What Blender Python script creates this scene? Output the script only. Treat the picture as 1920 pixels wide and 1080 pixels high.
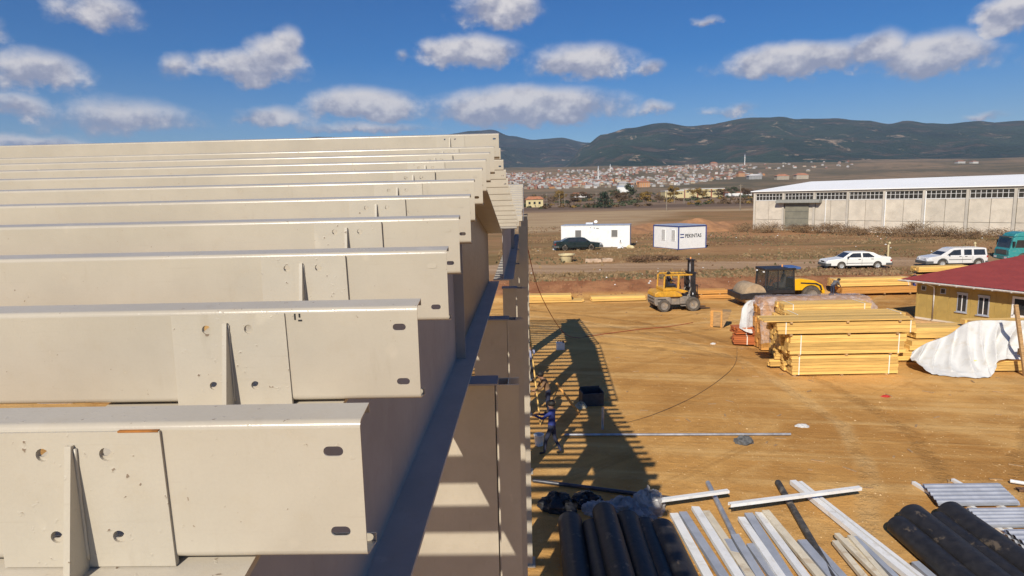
import bpy, math, random
from mathutils import Vector, Matrix, Euler, noise
from mathutils.geometry import tessellate_polygon

R = math.radians
for o in list(bpy.data.objects):
    bpy.data.objects.remove(o)
scene = bpy.context.scene
col = scene.collection
random.seed(7)

# ------------------------------------------------------------------ camera
cam_data = bpy.data.cameras.new('camera')
cam = bpy.data.objects.new('camera', cam_data)
col.objects.link(cam)
cam_data.sensor_width = 36.0
cam_data.lens = 36.0 * 1164.0 / 1920.0
cam_data.clip_start = 0.05
cam_data.clip_end = 30000.0
YAW, PITCH, ROLL = R(-1.30608), R(-8.28218), R(-1.28894)
fw = Vector((math.sin(YAW) * math.cos(PITCH), math.cos(YAW) * math.cos(PITCH), math.sin(PITCH)))
rt = Vector((math.cos(YAW), -math.sin(YAW), 0.0))
up = rt.cross(fw)
rt, up = (rt * math.cos(ROLL) + up * math.sin(ROLL)), (up * math.cos(ROLL) - rt * math.sin(ROLL))
cam.matrix_world = Matrix(((rt.x, up.x, -fw.x, 0), (rt.y, up.y, -fw.y, 0), (rt.z, up.z, -fw.z, 8.0), (0, 0, 0, 1)))
scene.camera = cam

# ------------------------------------------------------------------ sun, sky, exposure
SUN_TRAVEL = Vector((0.47, 1.28, -1.0)).normalized()
sun_data = bpy.data.lights.new('sun', 'SUN')
sun_data.energy = 5.0
sun_data.angle = R(0.5)
sun_data.color = (1.0, 0.93, 0.80)
sun = bpy.data.objects.new('sun', sun_data)
col.objects.link(sun)
sun.rotation_mode = 'QUATERNION'
sun.rotation_quaternion = SUN_TRAVEL.to_track_quat('-Z', 'Y')

scene.view_settings.view_transform = 'Standard'
scene.view_settings.look = 'None'
scene.view_settings.gamma = 1.0
scene.view_settings.use_curve_mapping = False
scene.view_settings.exposure = 0.12
scene.cycles.max_bounces = 5
scene.cycles.diffuse_bounces = 3
scene.cycles.glossy_bounces = 2
scene.cycles.transmission_bounces = 4
scene.cycles.transparent_max_bounces = 8
scene.cycles.volume_bounces = 0

world = bpy.data.worlds.new('World')
scene.world = world
world.use_nodes = True
wn, wl = world.node_tree.nodes, world.node_tree.links
wn.clear()


class NG:
    """tiny helper that chains math nodes"""
    def __init__(self, nodes, links):
        self.n, self.l = nodes, links

    def put(self, socket, v):
        if isinstance(v, (int, float)):
            socket.default_value = v
        elif isinstance(v, (tuple, list)):
            socket.default_value = v
        else:
            self.l.new(v, socket)

    def m(self, op, a, b=0.0, c=0.0, clamp=False):
        n = self.n.new('ShaderNodeMath')
        n.operation = op
        n.use_clamp = clamp
        self.put(n.inputs[0], a); self.put(n.inputs[1], b); self.put(n.inputs[2], c)
        return n.outputs[0]

    def ss(self, x, a, b):
        n = self.n.new('ShaderNodeMapRange')
        n.interpolation_type = 'SMOOTHSTEP'
        self.put(n.inputs[0], x)
        n.inputs[1].default_value, n.inputs[2].default_value = a, b
        return n.outputs[0]

    def noise(self, vec, scale, detail=4.0, rough=0.55, dist=0.0, dim='3D'):
        n = self.n.new('ShaderNodeTexNoise')
        n.noise_dimensions = dim
        self.put(n.inputs['Vector'], vec)
        n.inputs['Scale'].default_value = scale
        n.inputs['Detail'].default_value = detail
        n.inputs['Roughness'].default_value = rough
        n.inputs['Distortion'].default_value = dist
        return n.outputs[0]

    def mix(self, f, a, b, mode='MIX'):
        n = self.n.new('ShaderNodeMix')
        n.data_type = 'RGBA'
        n.blend_type = mode
        self.put(n.inputs[0], f)
        for s, v in ((n.inputs[6], a), (n.inputs[7], b)):
            if isinstance(v, (tuple, list)):
                s.default_value = tuple(v) + (1.0,) if len(v) == 3 else v
            else:
                self.l.new(v, s)
        return n.outputs[2]

    def xyz(self, x, y, z):
        n = self.n.new('ShaderNodeCombineXYZ')
        self.put(n.inputs[0], x); self.put(n.inputs[1], y); self.put(n.inputs[2], z)
        return n.outputs[0]

    def sep(self, v):
        n = self.n.new('ShaderNodeSeparateXYZ')
        self.l.new(v, n.inputs[0])
        return n.outputs

    def scale_vec(self, v, s):
        n = self.n.new('ShaderNodeVectorMath')
        n.operation = 'MULTIPLY'
        self.l.new(v, n.inputs[0])
        n.inputs[1].default_value = s
        return n.outputs[0]


def build_sky():
    g = NG(wn, wl)
    out = wn.new('ShaderNodeOutputWorld')
    bg = wn.new('ShaderNodeBackground')
    bg.inputs[1].default_value = 0.068
    wl.new(bg.outputs[0], out.inputs[0])
    sky = wn.new('ShaderNodeTexSky')
    sky.sky_type = 'NISHITA'
    sky.sun_disc = False
    sky.sun_elevation = R(36.2)
    sky.sun_rotation = R(200.2)
    sky.altitude = 900.0
    sky.air_density = 1.0
    sky.dust_density = 0.25
    sky.ozone_density = 3.0
    tc = wn.new('ShaderNodeTexCoord')
    d = tc.outputs['Generated']
    x, y, z = g.sep(d)
    az = g.m('ARCTAN2', x, y)
    el = g.m('ARCSINE', z)
    p = g.xyz(g.m('MULTIPLY', az, 1.0), g.m('MULTIPLY', el, 1.25), 0.0)
    n1 = g.noise(p, 9.0, 6.0, 0.62)
    n2 = g.noise(p, 21.0, 8.0, 0.60)
    pu = wn.new('ShaderNodeVectorMath')
    wl.new(p, pu.inputs[0])
    pu.inputs[1].default_value = (-0.004, 0.018, 0.0)
    n2u = g.noise(pu.outputs[0], 21.0, 4.0, 0.55)
    n3 = g.noise(p, 5.0, 3.0, 0.5)
    azd = g.m('ADD', az, g.m('MULTIPLY', g.m('SUBTRACT', n1, 0.5), 0.075))
    eld = g.m('ADD', el, g.m('MULTIPLY', g.m('SUBTRACT', n2, 0.5), 0.05))
    # the cumulus of that day: azimuth, elevation, half width, half height, thickness
    clouds = [
        (-0.579, 0.2402, 0.0483, 0.028, 0.8),
        (-0.6484, 0.1642, 0.0492, 0.0289, 1),
        (-0.6742, 0.1213, 0.0322, 0.0203, 0.8),
        (-0.4925, 0.1831, 0.0319, 0.0205, 0.6),
        (-0.3946, 0.1874, 0.0644, 0.0298, 1),
        (-0.3668, 0.203, 0.0444, 0.0311, 1),
        (-0.3487, 0.221, 0.0252, 0.0281, 0.85),
        (-0.5652, 0.1118, 0.0899, 0.0274, 0.7),
        (-0.3767, 0.1199, 0.0637, 0.0179, 0.7),
        (-0.2379, 0.1372, 0.0847, 0.0292, 1),
        (-0.0337, 0.2744, 0.0635, 0.0339, 1.1),
        (-0.0764, 0.214, 0.0757, 0.0283, 1.1),
        (-0.1823, 0.2086, 0.0161, 0.0119, 0.5),
        (0.0917, 0.1966, 0.0806, 0.03, 1),
        (0.1976, 0.185, 0.0219, 0.0149, 0.6),
        (0.0043, 0.1327, 0.1564, 0.0361, 1.25),
        (0.2046, 0.1275, 0.0314, 0.0116, 0.55),
        (0.2757, 0.2429, 0.0223, 0.0091, 0.45),
        (0.3963, 0.1763, 0.0987, 0.0279, 1.15),
        (0.4942, 0.179, 0.0426, 0.0292, 1.0),
        (0.5607, 0.1627, 0.0687, 0.0321, 1.2),
        (0.6387, 0.1988, 0.0357, 0.0296, 1.1),
        (0.3161, 0.1187, 0.0381, 0.0098, 0.5),
        (0.6212, 0.0849, 0.0237, 0.0071, 0.45),
        (-0.6653, 0.0813, 0.0615, 0.0117, 0.7),
        (-0.2475, 0.1075, 0.1054, 0.011, 0.6),
        (-0.7217, 0.2037, 0.0445, 0.0288, 1),
        (-0.7676, 0.1234, 0.0514, 0.0263, 1),
        (0.7101, 0.1425, 0.0523, 0.029, 1),
        (0.7424, 0.0745, 0.0499, 0.0147, 0.8),
        (0.1401, 0.3243, 0.0928, 0.0298, 1),
        (-0.3245, 0.3297, 0.0826, 0.0288, 1),
    ]
    pd = g.xyz(azd, eld, 0.0)
    sw = None; st = None; sd = None
    for (a, e, w, h, k) in clouds:
        vm = wn.new('ShaderNodeVectorMath')
        vm.operation = 'MULTIPLY_ADD'
        wl.new(pd, vm.inputs[0])
        vm.inputs[1].default_value = (1 / w, 1 / h, 0)
        vm.inputs[2].default_value = (-a / w, -e / h, 0)
        u, v0, _ = g.sep(vm.outputs[0])
        v = g.m('MAXIMUM', v0, g.m('MULTIPLY', v0, -1.6))
        r = g.m('POWER', g.m('MULTIPLY_ADD', u, u, g.m('MULTIPLY', v, v)), 0.5)
        dd = g.m('MULTIPLY_ADD', r, -k, 1.2 * k)
        wgt = g.m('MULTIPLY_ADD', dd, 0.7, 0.3, clamp=True)
        wgt = g.m('MULTIPLY', wgt, wgt)
        sd = dd if sd is None else g.m('MAXIMUM', sd, dd)
        st = g.m('MULTIPLY', wgt, v0) if st is None else g.m('MULTIPLY_ADD', wgt, v0, st)
        sw = wgt if sw is None else g.m('ADD', sw, wgt)
    top = g.m('DIVIDE', st, g.m('ADD', sw, 0.0005))
    amp = g.m('MULTIPLY_ADD', g.ss(top, -0.55, 0.3), 0.85, 0.30)
    dens = g.m('MULTIPLY_ADD', g.m('SUBTRACT', n2, 0.5), g.m('MULTIPLY', amp, 1.25), sd)
    dens = g.m('MULTIPLY_ADD', g.m('SUBTRACT', n1, 0.5), g.m('MULTIPLY', amp, 0.8), dens)
    # scattered fair-weather cumulus over the rest of the sky
    ar = g.m('ABSOLUTE', g.m('ADD', az, 0.02))
    away = g.m('MAXIMUM', g.ss(ar, 0.72, 0.85), g.ss(el, 0.36, 0.46))
    q = g.xyz(g.m('DIVIDE', x, g.m('ADD', g.m('ABSOLUTE', z), 0.22)), g.m('DIVIDE', y, g.m('ADD', g.m('ABSOLUTE', z), 0.22)), 0.0)
    nb = g.noise(q, 1.7, 6.0, 0.55)
    rest = g.m('MULTIPLY', g.m('MULTIPLY', g.m('SUBTRACT', nb, 0.56), 5.0), g.m('MULTIPLY', away, g.ss(z, 0.0, 0.05)))
    al = g.m('MULTIPLY', g.ss(dens, -0.08, 0.62), 0.95)
    al = g.m('MAXIMUM', al, g.m('MULTIPLY', g.ss(rest, 0.0, 0.8), 0.85))
    sh = g.m('ADD', top, g.m('MULTIPLY', g.m('SUBTRACT', n2, n2u), 2.5))
    sh = g.m('ADD', sh, g.m('MULTIPLY', g.m('SUBTRACT', n1, 0.5), 1.2))
    c = g.mix(g.ss(sh, -0.55, 0.85), (4.2, 4.3, 5.7), (11.2, 10.5, 10.2))
    hs = wn.new('ShaderNodeHueSaturation')
    hs.inputs['Hue'].default_value = 0.512
    hs.inputs['Saturation'].default_value = 1.58
    hs.inputs['Value'].default_value = 1.12
    wl.new(sky.outputs[0], hs.inputs['Color'])
    wl.new(g.mix(al, hs.outputs[0], c), bg.inputs[0])


build_sky()
world.cycles.sampling_method = 'MANUAL'
world.cycles.sample_map_resolution = 256

# ------------------------------------------------------------------ materials
MATS = {}


def mat(name, c, rough=0.7, var=0.18, scale=6.0, detail=5.0, bump=0.0, bscale=60.0, metal=0.0, rnd=0.0,
        dirt=None, dirt_amt=0.0, dirt_scale=3.0, stretch=(1, 1, 1), spec=0.5, coat=0.0, trans=0.0, alpha=1.0,
        dirt_edge=(0.52, 0.66), sub=0.0):
    if name in MATS:
        return MATS[name]
    m = bpy.data.materials.new(name)
    m.use_nodes = True
    nt = m.node_tree
    b = nt.nodes['Principled BSDF']
    g = NG(nt.nodes, nt.links)
    tc = nt.nodes.new('ShaderNodeTexCoord')
    oi = nt.nodes.new('ShaderNodeObjectInfo')
    v = tc.outputs['Object']
    vm = nt.nodes.new('ShaderNodeVectorMath')
    vm.operation = 'MULTIPLY'
    nt.links.new(v, vm.inputs[0])
    vm.inputs[1].default_value = stretch
    va = nt.nodes.new('ShaderNodeVectorMath')
    nt.links.new(vm.outputs[0], va.inputs[0])
    nt.links.new(g.xyz(g.m('MULTIPLY', oi.outputs['Random'], 37.0), g.m('MULTIPLY', oi.outputs['Random'], 11.0), 0.0), va.inputs[1])
    vv = va.outputs[0]
    n = g.noise(vv, scale, detail, 0.6)
    lo = tuple(max(0.0, q * (1 - var)) for q in c)
    hi = tuple(min(1.0, q * (1 + var)) for q in c)
    base = g.mix(g.ss(n, 0.3, 0.7), lo, hi)
    if dirt:
        nd = g.noise(vv, dirt_scale, 7.0, 0.65, 0.4)
        base = g.mix(g.m('MULTIPLY', g.ss(nd, dirt_edge[0], dirt_edge[1]), dirt_amt), base, dirt)
    if rnd:
        hs = nt.nodes.new('ShaderNodeHueSaturation')
        nt.links.new(base, hs.inputs['Color'])
        g.put(hs.inputs['Value'], g.m('ADD', 1.0 - rnd, g.m('MULTIPLY', oi.outputs['Random'], 2 * rnd)))
        base = hs.outputs[0]
    nt.links.new(base, b.inputs['Base Color'])
    g.put(b.inputs['Roughness'], g.m('ADD', rough - 0.06, g.m('MULTIPLY', n, 0.12), clamp=True))
    b.inputs['Metallic'].default_value = metal
    b.inputs['Specular IOR Level'].default_value = spec
    b.inputs['Coat Weight'].default_value = coat
    if trans:
        b.inputs['Transmission Weight'].default_value = trans
    b.inputs['Alpha'].default_value = alpha
    if sub:
        b.inputs['Subsurface Weight'].default_value = sub
    if bump:
        bn = nt.nodes.new('ShaderNodeBump')
        bn.inputs['Strength'].default_value = bump
        bn.inputs['Distance'].default_value = 0.02
        nt.links.new(g.noise(vv, bscale, 4.0, 0.6), bn.inputs['Height'])
        nt.links.new(bn.outputs[0], b.inputs['Normal'])
    MATS[name] = m
    return m


def steel_paint(name, c, chips=0.5, rough=0.42):
    """cream shop paint on steel: faint blotches, pin-head drips, dust and small rust chips"""
    m = bpy.data.materials.new(name)
    m.use_nodes = True
    nt = m.node_tree
    b = nt.nodes['Principled BSDF']
    g = NG(nt.nodes, nt.links)
    tc = nt.nodes.new('ShaderNodeTexCoord')
    oi = nt.nodes.new('ShaderNodeObjectInfo')
    va = nt.nodes.new('ShaderNodeVectorMath')
    nt.links.new(tc.outputs['Object'], va.inputs[0])
    nt.links.new(g.xyz(g.m('MULTIPLY', oi.outputs['Random'], 53.0), 0.0, g.m('MULTIPLY', oi.outputs['Random'], 17.0)), va.inputs[1])
    v = va.outputs[0]
    big = g.noise(v, 2.2, 5.0, 0.6)
    mid = g.noise(v, 14.0, 6.0, 0.65)
    fine = g.noise(v, 160.0, 3.0, 0.6)
    speck = g.noise(v, 75.0 if chips < 0.65 else 60.0, 2.0, 0.5)
    smear = g.noise(g.scale_vec(v, (5.0, 5.0, 0.9)), 3.0, 5.0, 0.65)
    base = g.mix(g.ss(big, 0.3, 0.7), tuple(q * 0.93 for q in c), tuple(min(1, q * 1.05) for q in c))
    base = g.mix(g.m('MULTIPLY', g.ss(mid, 0.5, 0.75), 0.22), base, (c[0] * 0.86, c[1] * 0.78, c[2] * 0.66))
    scr = g.noise(g.scale_vec(v, (1.2, 40.0, 40.0)), 3.0, 4.0, 0.7)
    base = g.mix(g.m('MULTIPLY', g.ss(scr, 0.58, 0.72), 0.16), base, (c[0] * 0.7, c[1] * 0.66, c[2] * 0.6))
    base = g.mix(g.m('MULTIPLY', g.ss(smear, 0.58, 0.74), 0.2), base, (c[0] * 0.62, c[1] * 0.56, c[2] * 0.48))
    base = g.mix(g.m('MULTIPLY', g.ss(g.noise(v, 6.0, 3.0, 0.5), 0.66, 0.74), 0.3), base, (min(1, c[0] * 1.35), min(1, c[1] * 1.33), min(1, c[2] * 1.3)))
    base = g.mix(g.m('MULTIPLY', g.ss(g.m('ADD', speck, g.m('MULTIPLY', mid, 0.35)), 0.90, 0.94), chips), base, (0.16, 0.10, 0.06))
    base = g.mix(g.m('MULTIPLY', g.ss(fine, 0.35, 0.7), 0.06), base, (0.3, 0.26, 0.2))
    nt.links.new(base, b.inputs['Base Color'])
    g.put(b.inputs['Roughness'], g.m('ADD', rough - 0.08, g.m('MULTIPLY', mid, 0.2)))
    b.inputs['Specular IOR Level'].default_value = 0.5
    bn = nt.nodes.new('ShaderNodeBump')
    bn.inputs['Strength'].default_value = 0.16 + 0.1 * (chips > 0.65)
    bn.inputs['Distance'].default_value = 0.004
    hgt = g.m('ADD', g.m('MULTIPLY', g.ss(speck, 0.66, 0.74), 1.0), g.m('MULTIPLY', fine, 0.35))
    hgt = g.m('ADD', hgt, g.m('MULTIPLY', big, 2.0))
    nt.links.new(hgt, bn.inputs['Height'])
    nt.links.new(bn.outputs[0], b.inputs['Normal'])
    MATS[name] = m
    return m


PAINT = steel_paint('cream_steel_paint', (0.475, 0.418, 0.333), 0.6, 0.22)
PAINT_ROUGH = steel_paint('cream_site_paint', (0.48, 0.425, 0.34), 0.8, 0.42)
PAINT_SHADED = steel_paint('shade_toned_grey_steel', (0.33, 0.31, 0.305), 0.3, 0.72)  # greyer than the cream steel; the girder's shade is put into the colour
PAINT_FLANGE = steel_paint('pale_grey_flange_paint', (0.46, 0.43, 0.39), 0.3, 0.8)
WEB_BROWN = steel_paint('brown_web_steel', (0.21, 0.16, 0.115), 0.3)  # browner tone for the far half of each girder web
GALV = mat('galvanised', (0.46, 0.49, 0.56), 0.38, 0.12, 5, metal=0.35, bump=0.05, bscale=20)
WHITE_PAINT = mat('white_paint', (0.80, 0.79, 0.77), 0.5, 0.05, 3, dirt=(0.45, 0.36, 0.24), dirt_amt=0.35)
BLACK = mat('black_plastic', (0.018, 0.018, 0.02), 0.5, 0.3, 10)
TYRE = mat('dusty_tyre', (0.09, 0.075, 0.06), 0.9, 0.35, 6)
GLASS = mat('dark_glass', (0.03, 0.032, 0.036), 0.08, 0.2, 2, spec=0.6)
RUST = mat('rusty_steel', (0.16, 0.085, 0.045), 0.8, 0.4, 12)
WOOD = mat('fresh_pine', (0.71, 0.44, 0.13), 0.72, 0.20, 3.0, stretch=(0.35, 9, 9), rnd=0.26, bump=0.06, bscale=40,
           dirt=(0.34, 0.17, 0.05), dirt_amt=0.4, dirt_scale=1.6, dirt_edge=(0.6, 0.7))
WOOD_ORANGE = mat('orange_pine', (0.58, 0.28, 0.07), 0.72, 0.2, 3.0, stretch=(0.35, 9, 9), rnd=0.14)
WOOD_RED = mat('red_stained_wood', (0.42, 0.115, 0.03), 0.7, 0.25, 3.0, stretch=(0.35, 9, 9), rnd=0.16)
WOOD_OLD = mat('weathered_board', (0.42, 0.26, 0.12), 0.85, 0.3, 4.0, stretch=(1, 8, 8), rnd=0.2)
ROPE_WHITE = mat('white_strap', (0.78, 0.74, 0.64), 0.6, 0.1)
CLOTH_WHITE = mat('white_tarpaulin', (0.60, 0.59, 0.57), 0.65, 0.05, 2, dirt=(0.5, 0.42, 0.3), dirt_amt=0.35, sub=0.0)
CONCRETE = mat('concrete', (0.60, 0.53, 0.435), 0.9, 0.10, 0.7, dirt=(0.36, 0.30, 0.24), dirt_amt=0.25, dirt_scale=0.5, bump=0.1, rnd=0.06)


# ------------------------------------------------------------------ mesh helpers
class MB:
    def __init__(self):
        self.v, self.f = [], []

    def add(self, vs, fs, M=None):
        o = len(self.v)
        self.v += [tuple(M @ Vector(p)) for p in vs] if M is not None else [tuple(p) for p in vs]
        self.f += [tuple(i + o for i in f) for f in fs]
        return self

    def box(self, x0, x1, y0, y1, z0, z1, M=None):
        vs = [(x0, y0, z0), (x1, y0, z0), (x1, y1, z0), (x0, y1, z0), (x0, y0, z1), (x1, y0, z1), (x1, y1, z1), (x0, y1, z1)]
        return self.add(vs, [(0, 3, 2, 1), (4, 5, 6, 7), (0, 1, 5, 4), (1, 2, 6, 5), (2, 3, 7, 6), (3, 0, 4, 7)], M)

    def prism(self, poly, a, b, axis='y', M=None):
        """poly in the plane across axis: axis y -> (x,z); x -> (y,z); z -> (x,y)"""
        def p3(p, t):
            return (p[0], t, p[1]) if axis == 'y' else (t, p[0], p[1]) if axis == 'x' else (p[0], p[1], t)
        n = len(poly)
        vs = [p3(p, a) for p in poly] + [p3(p, b) for p in poly]
        area = sum(poly[i][0] * poly[(i + 1) % n][1] - poly[(i + 1) % n][0] * poly[i][1] for i in range(n))
        fs = [tuple(range(n)), tuple(range(2 * n - 1, n - 1, -1))] + [((i + 1) % n, i, n + i, n + (i + 1) % n) for i in range(n)]
        flip = (area < 0) != (axis == 'y')
        if not flip:
            fs = [tuple(reversed(f)) for f in fs]
        return self.add(vs, fs, M)

    def tube(self, pts, r, n=8, cap=True, M=None, r_end=None):
        pts = [Vector(p) for p in pts]
        vs, fs = [], []
        k = len(pts)
        for i, p in enumerate(pts):
            t = (pts[min(i + 1, k - 1)] - pts[max(i - 1, 0)]).normalized()
            a = t.cross(Vector((0, 0, 1)) if abs(t.z) < 0.95 else Vector((1, 0, 0))).normalized()
            b = t.cross(a)
            rr = r if r_end is None else r + (r_end - r) * i / (k - 1)
            for j in range(n):
                w = 2 * math.pi * j / n
                vs.append(p + a * rr * math.cos(w) + b * rr * math.sin(w))
        for i in range(k - 1):
            for j in range(n):
                fs.append((i * n + j, i * n + (j + 1) % n, (i + 1) * n + (j + 1) % n, (i + 1) * n + j))
        if cap:
            fs += [tuple(range(n - 1, -1, -1)), tuple(range((k - 1) * n, k * n))]
        return self.add(vs, fs, M)

    def lathe(self, prof, n=20, M=None):
        """profile (r, h) turned about local z"""
        vs, fs = [], []
        for r, h in prof:
            for j in range(n):
                w = 2 * math.pi * j / n
                vs.append((r * math.cos(w), r * math.sin(w), h))
        for i in range(len(prof) - 1):
            for j in range(n):
                fs.append((i * n + j, i * n + (j + 1) % n, (i + 1) * n + (j + 1) % n, (i + 1) * n + j))
        fs += [tuple(range(n - 1, -1, -1)), tuple(range((len(prof) - 1) * n, len(prof) * n))]
        return self.add(vs, fs, M)

    def plate(self, outer, holes, t0, t1, to3, M=None):
        """flat plate with real holes; outer and holes are 2-D loops, to3(u,v,t) places them"""
        loops = [outer] + holes
        flat = [p for l in loops for p in l]
        tri = tessellate_polygon([[Vector((p[0], p[1], 0)) for p in l] for l in loops])
        n = len(flat)
        vs = [to3(p[0], p[1], t0) for p in flat] + [to3(p[0], p[1], t1) for p in flat]
        fs = []
        for a, b, c in tri:
            pa, pb, pc = flat[a], flat[b], flat[c]
            s = (pb[0] - pa[0]) * (pc[1] - pa[1]) - (pb[1] - pa[1]) * (pc[0] - pa[0])
            if s < 0:
                a, b, c = a, c, b
            fs += [(a, b, c), (n + a, n + c, n + b)]
        o = 0
        for l in loops:
            k = len(l)
            area = sum(l[i][0] * l[(i + 1) % k][1] - l[(i + 1) % k][0] * l[i][1] for i in range(k))
            want = l is outer
            for i in range(k):
                a, b = o + i, o + (i + 1) % k
                f = (b, a, n + a, n + b)
                if (area > 0) != want:
                    f = tuple(reversed(f))
                fs.append(f)
            o += k
        return self.add(vs, fs, M)

    def sheet(self, fn, nu, nv, M=None, closed_u=False):
        vs = [fn(i / nu, j / nv) for j in range(nv + 1) for i in range(nu + 1)]
        fs = [(j * (nu + 1) + i, j * (nu + 1) + i + 1, (j + 1) * (nu + 1) + i + 1, (j + 1) * (nu + 1) + i) for j in range(nv) for i in range(nu)]
        return self.add(vs, fs, M)

    def mesh(self, name, material, smooth=False):
        me = bpy.data.meshes.new(name)
        me.from_pydata(self.v, [], self.f)
        me.materials.append(material)
        if smooth:
            me.polygons.foreach_set('use_smooth', [True] * len(me.polygons))
            if smooth is not True:
                me.set_sharp_from_angle(angle=R(smooth))
        me.update()
        return me

    def build(self, name, material, parent=None, smooth=False, bevel=0.0, solid=0.0):
        o = link(name, self.mesh(name, material, smooth), parent)
        if solid:
            s = o.modifiers.new('thickness', 'SOLIDIFY'); s.thickness = solid; s.offset = 0
        if bevel:
            b = o.modifiers.new('bevel', 'BEVEL'); b.width = bevel; b.segments = 2; b.limit_method = 'ANGLE'; b.angle_limit = R(35)
        return o


def link(name, me, parent=None, loc=None, rot=None, scale=None):
    o = bpy.data.objects.new(name, me)
    col.objects.link(o)
    if parent is not None:
        o.parent = parent
    if loc: o.location = loc
    if rot: o.rotation_euler = rot
    if scale: o.scale = scale
    return o


def tag(o, label=None, cat=None, group=None, kind=None):
    if label: o['label'] = label
    if cat: o['category'] = cat
    if group: o['group'] = group
    if kind: o['kind'] = kind
    return o


def thing(name, label, cat, loc=(0, 0, 0), rz=0.0, group=None, scale=None):
    o = bpy.data.objects.new(name, None)
    o.empty_display_size = 0.3
    col.objects.link(o)
    o.location = loc
    o.rotation_euler = (0, 0, rz)
    if scale: o.scale = scale
    return tag(o, label, cat, group)


def circle(cx, cy, r, n=14, ry=None):
    ry = ry or r
    return [(cx + r * math.cos(2 * math.pi * i / n), cy + ry * math.sin(2 * math.pi * i / n)) for i in range(n)]


def slot(cx, cy, hw, hh, n=8):
    a = [(cx + hw - hh + hh * math.cos(-math.pi / 2 + math.pi * i / n), cy + hh * math.sin(-math.pi / 2 + math.pi * i / n)) for i in range(n + 1)]
    b = [(cx - hw + hh + hh * math.cos(math.pi / 2 + math.pi * i / n), cy + hh * math.sin(math.pi / 2 + math.pi * i / n)) for i in range(n + 1)]
    return a + b


def fbm(x, y, z=0.0, oct_=4):
    s, a, t = 0.0, 1.0, 0.0
    for i in range(oct_):
        s += a * noise.noise(Vector((x, y, z + 7.3 * i))); t += a
        x *= 2.03; y *= 2.03; a *= 0.5
    return s / t


def sstep(a, b, x):
    t = max(0.0, min(1.0, (x - a) / (b - a)))
    return t * t * (3 - 2 * t)


ORD = ['nearest', 'second nearest', 'third', 'fourth', 'fifth', 'sixth', 'seventh', 'eighth', 'ninth', 'tenth', 'eleventh', 'twelfth', 'thirteenth']

# ------------------------------------------------------------------ terrain
TP = [(-60, 0), (47.2, 0), (51.6, 1.12), (58, 1.25), (70, 1.9), (90, 1.8), (130, 1.7), (220, 2.2), (400, 4.4), (700, 9), (1000, 16),
      (1300, 35), (2000, 95), (2600, 125), (4000, 150)]


def ground_z(x, y):
    yy = y
    if 40 < y < 75:
        yy = y - 1.6 * fbm(x * 0.11, 3.1) - 0.5 * fbm(x * 0.5, 9.0)
    z = TP[-1][1]
    for (a, za), (b, zb) in zip(TP, TP[1:]):
        if yy <= b:
            t = (yy - a) / (b - a)
            if b == 51.6:
                t = sstep(0, 1, t)
            z = za + (zb - za) * t
            break
    if y > 600:
        z += 16 * sstep(900, 1900, y) * fbm(x * 0.0022, y * 0.0022)
    elif y > 60:
        z += 0.35 * sstep(60, 200, y) * fbm(x * 0.02, y * 0.02)
    if 47 < y < 60:
        z += 0.14 * fbm(x * 0.7, y * 0.7) * sstep(47, 50, y)
    if y < 48:
        z += 0.035 * fbm(x * 0.35, y * 0.35) * sstep(13, 20, y)
    return z


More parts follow.
